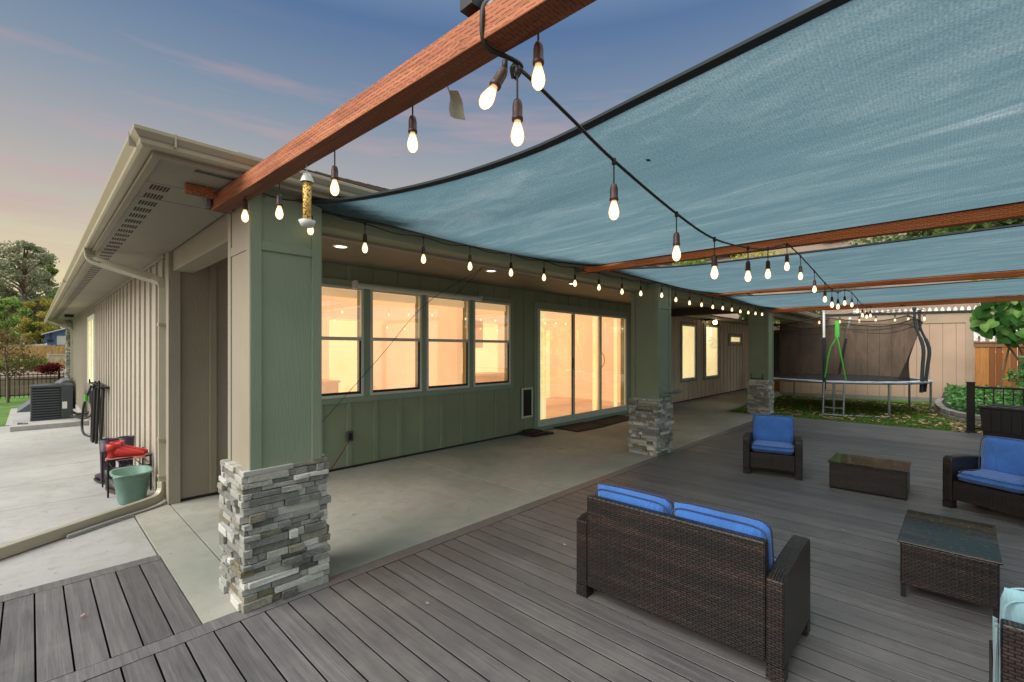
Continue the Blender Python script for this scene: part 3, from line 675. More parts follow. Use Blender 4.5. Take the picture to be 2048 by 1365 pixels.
# ------------------------------------------------------------------ pergola beams
def beam(x0, y0, x1, y1, zh, zo, label, s=.086, h=.088):
    t = thing('wooden_beam', label, 'beam', (x0, y0, zh), 0, 'pergola beams')
    d = Vector((x1-x0, y1-y0, zo-zh)); L = d.length
    mb = MB(); nseg = 30
    # local frame: along d ; slightly irregular edges
    r = random.Random(int(x0*10)); ux = Vector((d.y, -d.x, 0)).normalized(); up = ux.cross(d.normalized())*-1
    if up.z < 0: up = -up
    ring = []
    for i in range(nseg+1):
        c = Vector((x0, y0, zh))+d*(i/nseg); j = [Vector((r.uniform(-1,1), r.uniform(-1,1), r.uniform(-1,1)))*.0012 for _ in range(4)]
        ring += [c-ux*s/2+j[0], c+ux*s/2+j[1], c+ux*s/2+up*h+j[2], c-ux*s/2+up*h+j[3]]
    fs = [(i*4+k, i*4+(k+1)%4, (i+1)*4+(k+1)%4, (i+1)*4+k) for i in range(nseg) for k in range(4)] + [(3,2,1,0), tuple(range(nseg*4, nseg*4+4))]
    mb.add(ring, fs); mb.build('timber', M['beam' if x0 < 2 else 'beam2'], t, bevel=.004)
    mb = MB(); mb.box(x0-.075, x0-.052, y0-.05, y0+.05, zh+.01, zh+.095); mb.box(x0+.052, x0+.075, y0-.05, y0+.05, zh+.01, zh+.095); mb.box(x0-.07, x0+.07, y0+.002, y0+.012, zh+.005, zh+.1)
    mb.build('bracket', M['metal'], t)
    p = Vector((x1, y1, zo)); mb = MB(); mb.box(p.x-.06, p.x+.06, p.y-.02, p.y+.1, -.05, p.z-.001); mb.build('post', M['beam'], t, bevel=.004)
    return t
bA = beam(.800, 3.262, 1.040, -2.6, 2.352, 2.352, 'stained timber beam in the foreground, ending beside the near stone-footed column')
mb = MB(); mb.box(.605, .745, 3.12, 3.16, 2.395, 2.449); mb.build('block', M['beam'], bA, bevel=.003)
beam(4.42, 3.05, 4.40, -2.6, 2.385, 2.345, 'second stained beam, between the near and middle sail, meeting the eave before the middle column')
beam(8.04, 2.98, 8.04, -2.6, 2.425, 2.335, 'third stained beam, between the middle and far sail')
beam(11.66, 2.90, 11.6, -2.6, 2.345, 2.335, 'farthest stained beam, ending at the far column by the trampoline')

# ------------------------------------------------------------------ shade sails
def sail(near, far, house_e, outer, label, sag):
    N = 44; a = curve(near, N); b = curve(far, N); c = curve(house_e, N); d = curve(outer, N)   # near/far run house->outer ; house/outer run near->far
    def fn(u, v):
        i, j = min(int(round(u*N)), N), min(int(round(v*N)), N)
        P = a[j]*(1-u)+b[j]*u + c[i]*(1-v)+d[i]*v - (a[0]*(1-u)*(1-v)+b[0]*u*(1-v)+a[N]*(1-u)*v+b[N]*u*v)
        z = -sag*math.sin(PI*u)*math.sin(PI*v)+.006*math.sin(9*u+4*v)*math.sin(PI*u)+.012*math.exp(-(u*u+v*v)*14)*math.sin(26*math.atan2(v+.02, u+.02))*min(1, 12*u)*min(1, 12*v)+.012*math.exp(-((1-u)**2+v*v)*14)*math.sin(26*math.atan2(v+.02, 1.02-u))*min(1, 12*(1-u))*min(1, 12*v)
        return P+Vector((0, 0, z))
    t = thing('shade_sail', label, 'shade sail', a[0], 0, 'shade sails between the beams')
    mb = MB(); mb.grid(fn, N, N); mb.build('cloth', M['sail'], t)
    mb = MB(); mb.rectube(a, .05, .012); mb.build('hem', M['hem'], t)
    mb = MB(); mb.rectube(c, .03, .01); mb.build('hem', M['hem'], t)
    mb = MB(); mb.rectube(b, .03, .01); mb.build('hem', M['hem'], t)
    return t
s1 = sail([(1.05,3.0,2.42),(1.33,2.72,2.43),(1.57,2.1,2.447),(1.675,1.45,2.467),(1.665,.85,2.5),(1.645,.25,2.535),(1.6,-.4,2.555),(1.52,-1.3,2.58),(1.45,-2.3,2.6)],
     [(4.33,2.86,2.44),(4.36,2.2,2.445),(4.36,.5,2.445),(4.33,-2.4,2.445)],
     [(1.05,3.0,2.42),(1.468,2.883,2.38),(1.754,2.727,2.34),(2.5,2.724,2.33),(3.513,2.84,2.38),(4.33,2.86,2.44)],
     [(1.45,-2.3,2.6),(2.8,-2.1,2.5),(4.33,-2.4,2.445)], 'large teal shade sail nearest the camera, dark hem against the sky', .04)
mb = MB(); mb.tube(curve([(.93,2.895,2.40),(.99,2.93,2.405),(1.06,3.0,2.42)], 6), .006); mb.lathe([(.0,-.012),(.012,0),(0,.012)], (.99,2.93,2.405), 8); mb.build('turnbuckle', M['metal'], s1)
sail([(4.55,2.85,2.43),(5.0,2.2,2.44),(5.16,1.5,2.45),(5.2,.3,2.45),(5.1,-2.4,2.45)], [(7.96,2.84,2.45),(7.97,1.5,2.45),(7.97,-2.4,2.43)],
     [(4.55,2.85,2.43),(6.2,2.66,2.37),(7.96,2.84,2.45)], [(5.1,-2.4,2.45),(6.5,-2.2,2.43),(7.97,-2.4,2.43)], 'middle teal shade sail with a planted slope showing past its near hem', .05)
sail([(8.18,2.85,2.44),(8.6,2.4,2.44),(8.97,1,2.45),(9.,-.8,2.45),(8.9,-2.4,2.45)], [(11.58,2.84,2.44),(11.58,1.,2.44),(11.55,-2.4,2.43)],
     [(8.18,2.85,2.44),(9.8,2.7,2.39),(11.58,2.84,2.44)], [(8.9,-2.4,2.45),(10,-2.25,2.43),(11.55,-2.4,2.43)], 'farthest and smallest-looking teal shade sail in front of the trampoline', .04)

# ------------------------------------------------------------------ string lights
def bulb_meshes():
    a = MB(); a.lathe([(.0,.0),(.011,-.001),(.014,-.008),(.0165,-.02),(.0165,-.05),(.0185,-.052),(.0185,-.062),(.016,-.063),(0,-.063)], n=12); a.v = [(x*.86, y*.86, z*.94) for x, y, z in a.v]
    b = MB(); b.lathe([(.011,-.062),(.012,-.07),(.017,-.085),(.0215,-.103),(.0225,-.115),(.019,-.13),(.011,-.14),(0,-.144)], n=14); b.v = [(x*.82, y*.82, -.058+(z+.062)*.86) for x, y, z in b.v]
    return a, b
BM = {}
def string(label, paths, bulbs, r=.0042, tilt={}):
    """paths: cord polylines; bulbs: (x,y,z of socket top, cord z above)"""
    t = thing('string_lights', label, 'string lights', paths[0][0], 0, 'festoon string lights')
    mb = MB()
    for p in paths: mb.tube(curve(p, max(24, 6*len(p))), r, 6)
    for (x, y, z, zc) in bulbs: mb.tube([(x, y, zc), (x, y, z-.002)], .003, 5); mb.lathe([(0,.012),(.008,.008),(.008,-.014),(0,-.018)], (x, y, zc), 6)
    mb.build('cord', M['rubber'], t)
    for i, (x, y, z, zc) in enumerate(bulbs):
        off = Vector((x, y, z))-ORI[t.name]
        if not BM:
            a, b = bulb_meshes(); s = a.build('socket', M['socket'], t, off=(0,0,0)); q = b.build('bulb', M['bulb'], s, off=(0,0,0)); BM['s'] = s.data; BM['q'] = q.data
        else:
            s = bpy.data.objects.new('socket', BM['s']); q = bpy.data.objects.new('bulb', BM['q'])
            col.objects.link(s); col.objects.link(q); s.parent = t; q.parent = s
        s.location = off
        if i in tilt: s.rotation_euler = tilt[i]
    return t
# along the house edge (bulb centres measured about 0.11 under the socket top)
hx = [.822,1.184,1.548,2.024,2.486,2.975,3.442,3.957,4.42,4.928,5.40,6.0,6.46,6.95,7.43,7.92,8.40,8.88,9.36,9.85,10.33,10.8]
hzs = [2.24,2.235,2.18,2.175,2.182,2.19,2.2,2.197,2.2,2.2,2.22,2.25,2.225,2.215,2.222,2.22,2.232,2.235,2.232,2.24,2.25,2.26]
pth = []; bl = []
for i, (x, z) in enumerate(zip(hx, hzs)):
    zc = z+.17; bl.append((x, 2.83, z+.1, zc)); pth.append((x, 2.83, zc))
    if i < len(hx)-1: pth.append(((x+hx[i+1])/2, 2.83, (zc+hzs[i+1]+.17)/2-.02))
string('lit bulbs strung along the patio eave from the near column to the far column', [pth], bl)
# under the near beam
bl = [(.949,.80,2.335,2.458), (.925,1.358,2.323,2.458), (.902,1.908,2.293,2.458), (.879,2.48,2.299,2.458)]
string('four lit bulbs hanging from the underside of the foreground beam', [[(.91,.5,2.458),(.88,1.32,2.458),(.86,1.9,2.458),(.84,2.5,2.448),(.83,2.7,2.448)]]+[[(x-.05, y, 2.456), (x-.004, y, 2.456), (x, y, 2.44)] for (x, y, z, zc) in bl], bl)
# crossing string, beam to beam
b3 = [(.845,.847,2.175),(.93,.848,2.094),(1.439,.859,1.994),(1.992,.87,1.926),(2.487,.88,1.902),(3.098,.892,1.956),(3.586,.902,2.031),(4.179,.914,2.164),(4.709,.924,2.15),(5.394,.938,2.101),(6.031,.951,2.053),(6.534,.961,2.029),(7.0,.967,2.04),(7.6,.975,2.13),(8.35,.985,2.16),(9.1,1.0,2.12),(9.8,1.01,2.09),(10.5,1.02,2.1),(11.2,1.03,2.16)]
bl = [(x, y, z+.1, z+.185) for (x, y, z) in b3]; bl[0] = (.87,.85,2.25,2.265)
pth = [(.99,.93,2.352),(.985,.93,2.31),(.93,.86,2.285)]+[(x, y, zc) for (x, y, z, zc) in bl[2:8]]+[(4.40,.917,2.345)]+[(x, y, zc) for (x, y, z, zc) in bl[8:14]]+[(8.04,.98,2.335)]+[(x, y, zc) for (x, y, z, zc) in bl[14:]]+[(11.6,1.04,2.34)]
pth[3:3] = [(1.15,.853,2.235)]
bl[1] = (.93,.86,2.195,2.28)
s3 = string('long string of lit bulbs swagged across the deck from beam to beam', [pth], bl, .0055, {0: (R(15), R(25), 0)})
# far string on the fence panel
fy = [3.95,3.45,2.95,2.4,1.9,1.5,1.05,.75,.4]
string('distant string of lit bulbs along the top of the tan panel fence', [[(17.75-.01*i, y, 2.66-.03*(i%2)) for i, y in enumerate(fy)]], [(17.75-.01*i, y, 2.55, 2.64) for i, y in enumerate(fy)], .01)
for o in list(bpy.data.objects):
    if o.name.startswith('socket') and o.parent and 'distant' in o.parent.get('label', ''): o.scale = (1.6, 1.6, 1.6)

# cable clip device on the foreground beam, feeder, hanging scrap
t = thing('cable_clamp', 'black box and cable tie strapped over the top of the foreground beam', 'clamp', (.91, .93, 2.45))
SX = .04; mb = MB(); mb.box(.80,.86,.95,1.0,2.462,2.51); mb.box(.845,.885,.90,.945,2.455,2.5); mb.tube([(.87,.92,2.5),(.875,.92,2.54)], .004); mb.v = [(x+SX, y, z) for x, y, z in mb.v]; mb.build('box', M['black'], t, bevel=.004)
mb = MB(); mb.tube(curve([(.91,.925,2.47),(.866,.92,2.46),(.848,.915,2.41),(.866,.92,2.342),(.95,.90,2.335),(.99,.90,2.33),(.985,.92,2.30)], 24), .007); mb.build('cable', M['rubber'], t)
mb = MB(); mb.lathe([(0,-.012),(.022,-.012),(.022,.012),(0,.012)], (.832,.9,2.43), 12, M=Matrix.Rotation(R(90),3,'Y')); mb.v = [(x+SX, y, z) for x, y, z in mb.v]; mb.build('clip', M['metal'], t)
fd = thing('bird_feeder', 'clear tube bird feeder full of seed hanging under the foreground beam', 'bird feeder', (.876, 2.13, 2.33))
tp = NT('seed mix'); tp.set(Base_Color=tp.ramp(tp.noise(tp.coord(), 130, 2, .5), [(.38, lin('#2b2112')), (.46, lin('#c79a3a')), (.62, lin('#ecd07c'))]), Roughness=.7)
mb = MB(); mb.lathe([(0,2.09),(.018,2.09),(.018,2.285),(0,2.285)], (.876,2.13,0), 14); mb.build('seed_tube', tp.m, fd)
clr = m_plain('clear plastic', '#cfd2d0', .25)
mb = MB(); mb.lathe([(0,2.067),(.025,2.067),(.038,2.094),(.036,2.095),(.024,2.072),(0,2.072)], (.876,2.13,0), 16); mb.build('tray', clr, fd)
mb = MB(); mb.lathe([(.031,2.271),(.024,2.293),(.016,2.311),(0,2.316)], (.876,2.13,0), 16); mb.tube([(.876,2.13,2.31),(.872,2.13,2.353)], .002); mb.build('cap', clr, fd)
mb = MB(); mb.grid(lambda u, v: Vector((.928+.06*u*(.55+.45*v)+.012*v+.006*math.sin(5*v), 1.165+.015*math.sin(4*u), 2.358-.085*v-.01*u)), 10, 10)
o = mb.build('cloth_scrap', m_fabric('grey mesh scrap', '#a5a492')); tag(o, 'small grey mesh scrap hanging behind the foreground beam', 'scrap')
mb = MB(); mb.add([(2.05,1.05,2.424),(2.062,1.035,2.425),(2.09,1.04,2.424),(2.075,1.055,2.423)], [(0,1,2,3)]); o = mb.build('leaf', m_plain('green leaf', '#2f4a1e', .7)); tag(o, 'single green leaf stuck on the near shade sail', 'leaf')

# ------------------------------------------------------------------ patio bits
rs = thing('roller_shade', 'rolled exterior shade tube mounted over the four patio windows', 'roller shade', (3.88, 5.39, 2.31))
mb = MB(); mb.tube([(2.83,5.385,2.318),(4.93,5.385,2.318)], .036, 16); mb.build('roll', M['frame'], rs)
mb = MB(); mb.box(2.79,2.83,5.35,5.435,2.27,2.37); mb.box(4.93,4.965,5.35,5.435,2.28,2.36); mb.build('end_bracket', M['white'], rs)
mb = MB(); mb.tube(curve([(4.0,4.3,2.56),(3.6,5.0,2.1),(3.15,5.38,1.4),(2.3,5.3,.6)], 18), .0035, 5); mb.tube([(4.0,4.3,2.56),(4.02,4.9,2.25)], .003, 5); mb.build('pull_cord', M['rubber'], rs)
def mat_rug(x0, x1, y0, y1, rz, label):
    mb = MB(); c = Vector(((x0+x1)/2, (y0+y1)/2, 0)); Q = Matrix.Rotation(rz, 4, 'Z')
    mb.box(x0-c.x, x1-c.x, y0-c.y, y1-c.y, .004, .018, Matrix.Translation(c) @ Q)
    o = mb.build('door_mat', M['mat'], bevel=.004); tag(o, label, 'door mat', 'mats by the sliding door'); return o
M['mat'] = m_plain('dark coir mat', '#22221f', .95, 0, .4, 60, .5, 200)
mat_rug(6.85, 7.78, 4.80, 5.40, R(-3), 'dark rubber mat lying at the left end of the sliding door')
mat_rug(7.83, 9.2, 4.85, 5.36, R(4), 'longer dark mat lying behind, partly hidden by the middle column')
t = thing('boot_tray', 'low stack of dark slabs on the patio under the pet door', 'step stack', (6.1, 5.25, 0))
dk = m_plain('dark slate', '#2e2c27', .85, 0, .3, 20, .4)
mb = MB(); mb.box(5.9,6.3,5.08,5.40,.002,.05); mb.box(6.2,6.42,5.05,5.22,.0015,.035); mb.build('slab', dk, t, bevel=.006)
mb = MB(); mb.box(5.96,6.22,5.15,5.40,.0505,.085); mb.build('upper_slab', dk, t, bevel=.006)

# ------------------------------------------------------------------ wicker furniture (local: +x front, y width)
def pillow(mb, c, sx, sy, sz, ax, seed=0):
    """puffy cushion centred c; thin axis ax ('x' or 'z')"""
    r = random.Random(seed); N = 16; ph = r.uniform(0, 6)
    A, B, T = (sy, sz, sx) if ax == 'x' else (sx, sy, sz)
    for s in (-1, 1):
        def fn(u, v):
            a, b = 2*u-1, 2*v-1
            e = max(0., (1-abs(a)**7))**.5*max(0., (1-abs(b)**7))**.5
            th = T/2*(.45*min(1, e*1.0)+.55*e)*(1+.10*math.cos(a*1.5)*math.cos(b*1.5)) + .006*math.sin(5*a+ph)*math.sin(4*b+ph)*e
            k = 1-.03*(a*a*b*b)
            p = (s*th, a*A/2*k, b*B/2*k) if ax == 'x' else (a*A/2*k, b*B/2*k, s*th)
            return Vector(c)+Vector(p)
        mb.grid(fn, N, N)
    return mb
def piping(mb, c, A, B, off, ax, r=.004):
    pts = []
    for k in range(33):
        w = 2*PI*k/32; ca, sa = math.cos(w), math.sin(w)
        a = A/2*math.copysign(abs(ca)**.28, ca); b = B/2*math.copysign(abs(sa)**.28, sa)
        pts.append(Vector(c)+Vector((off, a, b) if ax == 'x' else (a, b, off)))
    mb.tube(pts, r, 5)
def seat(name, label, cat, W, D, n, loc, rz, cush='blue', armH=.49, backH=.62, arms=True, group=None):
    t = thing(name, label, cat, loc, rz, group, True); x0, x1 = -D/2, D/2; aw = .075 if arms else 0; w = W/2
    mb = MB(); mb.box(x0+.002, x0+.055, -w+aw+.001, w-aw-.001, .075, backH); mb.build('backrest', M['wicker'], t, bevel=.008)
    mb = MB(); mb.box(x0+.056, x1-.012, -w+aw+.001, w-aw-.001, .085, .265); mb.build('seat_base', M['wicker'], t, bevel=.006)
    for s in (-1, 1):
        if not arms: continue
        ya, yb = (s*w, s*(w-aw)) if s < 0 else (w-aw, w)
        mb = MB(); q = [(x0, .07), (x0, armH-.03), (x0+.06, armH-.012), (D*.1, armH+.012), (x1-.04, armH+.015), (x1-.008, armH), (x1, armH-.025), (x1, .07)]
        mb.sweep([(x, 0, z) for x, z in q], (0, ya, 0), (0, yb, 0)); mb.build('arm', M['wicker'], t, bevel=.008)
    for sx in (x0+.001, x1-.076):
        for s in (-1, 1):
            ya, yb = (-w, -w+.075) if s < 0 else (w-.075, w)
            mb = MB(); mb.box(sx, sx+.075, ya+.001, yb-.001, 0., .0695 if arms else .084); mb.build('leg', M['wicker'], t)
    cw = (W-2*aw)/n
    for i in range(n):
        yc = -w+aw+cw*(i+.5)
        mb = MB(); pillow(mb, (.03, yc, .312), D-.09, cw-.012, .098, 'z', i+3); o = mb.build('seat_cushion', M[cush], t)
        mb = MB(); piping(mb, (.03, yc, .315), D-.10, cw-.02, .032, 'z'); piping(mb, (.03, yc, .315), D-.10, cw-.02, -.032, 'z'); mb.build('piping', M['piping'] if cush == 'blue' else M[cush], o)
        mb = MB(); pillow(mb, (0, 0, 0), .115, cw-.010, .36, 'x', i+8); 
        Q = Matrix.Translation(Vector((x0+.135, yc, .498))) @ Matrix.Rotation(R(-9), 4, 'Y'); mb.v = [tuple(Q @ Vector(p)) for p in mb.v]
        o = mb.build('back_cushion', M[cush], t)
        mb = MB(); piping(mb, (0,0,0), cw-.02, .342, .04, 'x'); piping(mb, (0,0,0), cw-.02, .342, -.04, 'x'); mb.v = [tuple(Q @ Vector(p)) for p in mb.v]; mb.build('piping', M['piping'] if cush == 'blue' else M[cush], o)
    return t
seat('loveseat', 'brown wicker loveseat seen from behind with two blue back cushions', 'loveseat', 1.125, .56, 2, (2.585, 1.078, 0), 0)
seat('armchair', 'brown wicker armchair with blue cushions facing the camera near the far column', 'armchair', .615, .54, 1, (6.285, 1.53, 0), R(192.4), armH=.44, backH=.5, group='wicker armchairs')
seat('armchair', 'brown wicker armchair with dark blue back cushion in front of the black storage box', 'armchair', .66, .56, 1, (6.10, -.415, 0), R(150.6), armH=.47, backH=.52, group='wicker armchairs')
lc = seat('lounge_chair', 'wicker chair with pale aqua cushions cut off at the bottom right corner', 'lounge chair', .62, .60, 1, (2.53, -.45, 0), 0, 'pale', backH=.585, arms=False)
mb = MB(); mb.grid(lambda u, v: Vector((-.3+.02+.09*u, .318+.006*math.sin(14*u+3*v), .56-.54*v)), 10, 14); mb.build('cloth_skirt', M['pale'], lc)
# glass-topped wicker tables
glass = NT('tinted glass'); glass.set(Base_Color=(.012,.015,.016,1), Roughness=.08); glass.p.inputs['Specular IOR Level'].default_value = .6
M['glass'] = glass.m
gw = NT('glass over wicker'); v = gw.n('ShaderNodeTexVoronoi'); v.inputs['Scale'].default_value = 70; gw.l(gw.coord('UV'), v.inputs['Vector'])
bs = gw.ramp(v.outputs['Distance'], [(.1, lin('#1d1f20')), (.5, lin('#090a0a'))]); dst = gw.ramp(gw.noise(gw.coord('UV'), 40, 5, .75), [(.56, g(0)), (.72, g(1))]); band = gw.ramp(gw.noise(gw.coord('UV', (5, .6, 1)), 1.3, 2, .5), [(.5, g(0)), (.62, g(1))])
bs = gw.mix(gw.math('MULTIPLY', band, .5), bs, lin('#4a3220'))
gw.set(Base_Color=gw.mix(gw.math('MULTIPLY', dst, .35), bs, lin('#8d9492')), Roughness=gw.ramp(dst, [(0, g(.1)), (1, g(.5))]))
gw.p.inputs['Specular IOR Level'].default_value = .28
def table(label, cx, cy, dx, dy, h, leg, rz=0):
    t = thing('coffee_table', label, 'table', (cx, cy, 0), rz, 'glass-topped wicker tables', True)
    a, b = dx/2, dy/2; mb = MB(); mb.box(-a+.012, a-.012, -b+.012, b-.012, leg, h-.012); mb.build('base', M['wicker'], t, bevel=.008)
    mb = MB(); mb.box(-a, a, -b, b, h-.0115, h); mb.build('glass_top', gw.m, t, bevel=.003)
    for sx in (-1, 1):
        for sy in (-1, 1):
            mb = MB(); x, y = sx*(a-.026), sy*(b-.026); mb.box(x-.012, x+.012, y-.012, y+.012, 0, leg-.001); mb.build('leg', M['black'], t)
    return t
table('low dark wicker coffee table with glass top beside the far armchair', 6.235, .583, .55, .665, .292, .012)
table('wicker coffee table with dusty glass top in the right foreground, standing on thin legs', 4.005, -.022, .755, .44, .34, .075, R(-1))
# deck box
t = thing('storage_box', 'black resin deck storage box at the deck edge before the black railing', 'deck box', (11.3, -.43, 0), R(-113))
mb = MB()   # local +x along the front, +y away from the camera
for k in range(10): mb.box(.03+k*.125, .148+k*.125, .04, .052, .1, .475)
mb.add([(.05,.06,.0),(1.25,.06,.0),(1.25,.55,.0),(.05,.55,.0),(.0,.045,.49),(1.3,.045,.49),(1.3,.6,.49),(.0,.6,.49)], [(0,3,2,1),(4,5,6,7),(0,1,5,4),(1,2,6,5),(2,3,7,6),(3,0,4,7)])
mb.build('body', M['resin'] if 'resin' in M else m_plain('black resin', '#17161a', .5, 0, .2, 15), t, bevel=.006)
mb = MB(); mb.box(-.02, 1.32, .02, .62, .492, .53)
for k in range(9): mb.box(.1+k*.135, .125+k*.135, .015, .62, .5305, .545)
mb.build('lid', m_plain('black resin lid', '#2a292c', .4), t, bevel=.008)
# railing
rl = thing('railing', 'black metal picket railing with a square post at the deck edge', 'railing', (11.8, -.36, 0))
mb = MB(); mb.box(11.745,11.855,-.415,-.305,0,.9); mb.box(11.72,11.88,-.44,-.28,0,.02); mb.box(11.735,11.865,-.425,-.295,.9,.915); mb.build('post', M['black'], rl, bevel=.004)
mb = MB(); mb.box(11.775,11.825,-3.,-.416,.80,.835); mb.build('top_rail', M['black'], rl); mb = MB(); mb.box(11.78,11.82,-3.,-.416,.06,.09); mb.build('bottom_rail', M['black'], rl)
for k in range(20):
    y = -.53-k*.118; mb = MB(); mb.box(11.792,11.808,y-.008,y+.008,.09,.80); mb.build('picket', M['black'], rl)

# ------------------------------------------------------------------ trampoline
tr = thing('trampoline', 'round trampoline with sagging black safety net and ladder on the lawn', 'trampoline', (15.0, 2.0, -.05))
C0 = Vector((14.95, 2.15)); RR = 1.94; ZM = .76
def cp(a, r, z): return Vector((C0.x+r*math.cos(a), C0.y+r*math.sin(a), z))
mb = MB(); mb.tube([cp(2*PI*k/48, RR, ZM-.03) for k in range(49)], .028, 8); mb.build('frame', M['metal'], tr)
mb = MB(); mb.add([cp(2*PI*k/48, RR-.2, ZM) for k in range(48)], [tuple(range(48))])
mb.build('mat', m_plain('black jumping mat', '#1c1d20', .8), tr)
pad = m_plain('worn grey pad', '#a8adb2', .7, 0, .5, 8)
mb = MB(); vs = []; rr = random.Random(4)
for k in range(97):
    a = 2*PI*k/96; vs += [cp(a, RR+.03+rr.uniform(-.02,.02), ZM-.01+rr.uniform(-.02,.01)), cp(a, RR-.2, ZM+.006)]
mb.add(vs, [(2*k, 2*k+2, 2*k+3, 2*k+1) for k in range(96)]); mb.build('spring_pad', pad, tr)
for k in range(4):
    for da in (-.28, .28):
        a = R(24)+k*PI/2+da; p = cp(a, RR, 0)
        mb = MB(); mb.tube(curve([cp(a, RR, ZM-.03), cp(a, RR, .1), cp(a, RR-.0, -.02), cp(a+(.08 if da < 0 else -.08), RR, -.04)], 12), .024, 8); mb.build('leg', M['metal'], tr)
    mb = MB(); a = R(24)+k*PI/2; mb.tube([cp(a-.2, RR, -.04), cp(a+.2, RR, -.04)], .022, 8); mb.build('leg_brace', M['metal'], tr)
net = m_net('black safety net', '#332e2b', .52)
mb = MB(); NN = 72
a0, a1 = R(-170), R(190)
def netf(u, v):
    a = lerp(a0, a1, u); k = 1-v
    r = RR-.16-.10*math.sin(PI*v)+.05*math.sin(22*a)*k*.6-.45*k*k*math.exp(-((a-R(-88))/.35)**2); z = lerp(ZM+.0, 2.30-.14*abs(math.sin(a*3.0)), v)
    return cp(a, r, z)
mb.grid(netf, NN, 10); mb.build('net', net, tr)
mb = MB(); mb.tube([netf(k/NN, 1)+Vector((0,0,.004)) for k in range(NN+1)], .012, 6); mb.tube([netf(k/NN, 1)-Vector((0,0,.2)) for k in range(NN+1)], .008, 6); mb.build('net_rope', M['rubber'], tr)
for (p, q, bend) in (((12.98,2.06,.55),(12.93,2.06,2.42),0), ((17.0,2.33,.7),(17.0,2.05,2.42),0), ((14.3,.38,.5),(14.3,.50,2.45),.10), ((14.62,.33,.5),(14.62,.42,2.40),.13), ((15.6,4.0,.6),(15.6,4.05,2.4),0)):
    p, q = Vector(p), Vector(q); m1 = p.lerp(q, .3)+Vector((0, -bend*.6, 0)); m2 = p.lerp(q, .55)+Vector((0, -bend, 0)); 
    mb = MB(); cpt = curve([p, m1, m2, p.lerp(q, .8), q], 18); mb.tube(cpt[:12], .036, 8); o = mb.build('pole_sleeve', M['hem'], tr)
    mb = MB(); mb.tube(cpt[10:], .026, 8); mb.lathe([(0,-.04),(.045,0),(.03,.05),(0,.06)], q, 8); mb.build('pole', M['white'] if not bend else M['hem'], o)
lm = M['metal']; mb = MB()
for y in (1.66, 2.05): mb.tube(curve([(12.88,y,.74),(12.80,y,.3),(12.74,y,.0)], 8), .02, 8)
mb.tube([(12.74,1.66,-.01),(12.74,2.05,-.01)], .02, 8); mb.build('ladder', lm, tr)
for z in (.16,.36,.55):
    mb = MB(); x = lerp(12.745,12.87,z/.75); mb.box(x-.03,x+.03,1.67,2.04,z-.012,z+.012); mb.build('ladder_rung', lm, tr)
gm = m_plain('bright green webbing', '#3fae2e', .6)
mb = MB(); mb.box(12.86,12.88,1.752,1.83,1.80,2.17); mb.tube(curve([(12.87,1.79,1.80),(12.87,1.93,1.5),(12.87,2.03,.85)], 10), .014, 6); mb.tube(curve([(12.87,1.79,1.80),(12.87,1.74,1.5),(12.87,1.66,1.0),(12.87,1.63,.80)], 10), .014, 6); mb.build('door_zip', gm, tr)

# tan panel fence, orange cedar fence, grey fence
pf = thing('panel_fence', 'tall tan grooved panel screen with dark cap behind the trampoline', 'fence', (17.9, 1.9, -.06))
A, B = Vector((17.55, 4.05, 0)), Vector((18.9, -.60, 0)); d = (B-A); L = d.length; d.normalize(); nn = Vector((-d.y, d.x, 0)); rot = Matrix((d.to_4d(), nn.to_4d(), (0,0,1,0), (0,0,0,1))).transposed(); rot.translation = A
MF = Matrix.Translation(A) @ Matrix(((d.x, nn.x, 0, 0), (d.y, nn.y, 0, 0), (0, 0, 1, 0), (0, 0, 0, 1)))
panel = m_siding('tan panel', '#b59a84', .92)
mb = MB(); k = 0; x = 0
while x < L-.01: mb.box(x+.004, min(x+.30, L)-.004, 0, .04, .06, 2.5, MF); x += .30
mb.build('panel', panel, pf)
mb = MB(); mb.box(0, L, -.022, -.001, 2.30, 2.60, MF); mb.box(0, .1, -.02, -.001, .06, 2.30, MF); mb.box(L-.14, L, -.024, -.001, .06, 2.30, MF); mb.box(L+.001, L+.03, -.02, .06, .06, 2.60, MF); mb.build('trim', m_siding('tan trim', '#ab957f'), pf)
mb = MB(); mb.box(-.05, L+.05, -.06, .08, 2.601, 2.66, MF); mb.build('cap', M['hem'], pf)
mb = MB(); mb.box(0, L, -.004, .036, -.3, .059, MF); mb.build('skirt', m_plain('grey skirt', '#7d7b78', .9), pf)
cf = thing('cedar_fence', 'orange cedar board fence with a cap rail right of the tan screen', 'fence', (18.9, -1.2, .2))
cd = m_boards('cedar', ['#8a4f1e', '#b06f2f', '#c48640', '#a05f28', '#7a451c'])
mb = MB(); y = -.66; r = random.Random(9)
while y > -4.4: mb.box(18.95+r.uniform(-.008,.008), 18.97, y-.135, y-.004, -.1, 1.70); y -= .14
mb.build('boards', cd, cf)
mb = MB(); mb.box(18.90, 19.03, -4.4, -.64, 1.701, 1.74); mb.box(18.925, 18.949, -4.4, -.64, 1.58, 1.70); mb.build('cap_rail', m_boards('cedar rail', ['#7d5a3a', '#8f6a48']), cf)
mb = MB()
for k in range(46): y = -.66-k*.09; mb.tube([(19.0,y,1.74),(19.0,y-.3,2.25)], .003, 4); mb.tube([(19.0,y,1.74),(19.0,y+.3,2.25)], .003, 4)
mb.tube(curve([(19.0,-.65,2.28),(19.0,-1.4,2.2),(19.0,-2.2,2.26),(19.0,-4.3,2.2)], 20), .01, 5); mb.build('wire_netting', M['metal'], cf)
gf = thing('grey_fence', 'weathered grey vertical board fence glimpsed past the far column', 'fence', (20.3, 5.0, 0))
mb = MB(); y = 4.3
while y < 6.8: mb.box(20.6, 20.62, y, y+.138, -.1, 2.3+r.uniform(-.02,.02)); y += .145
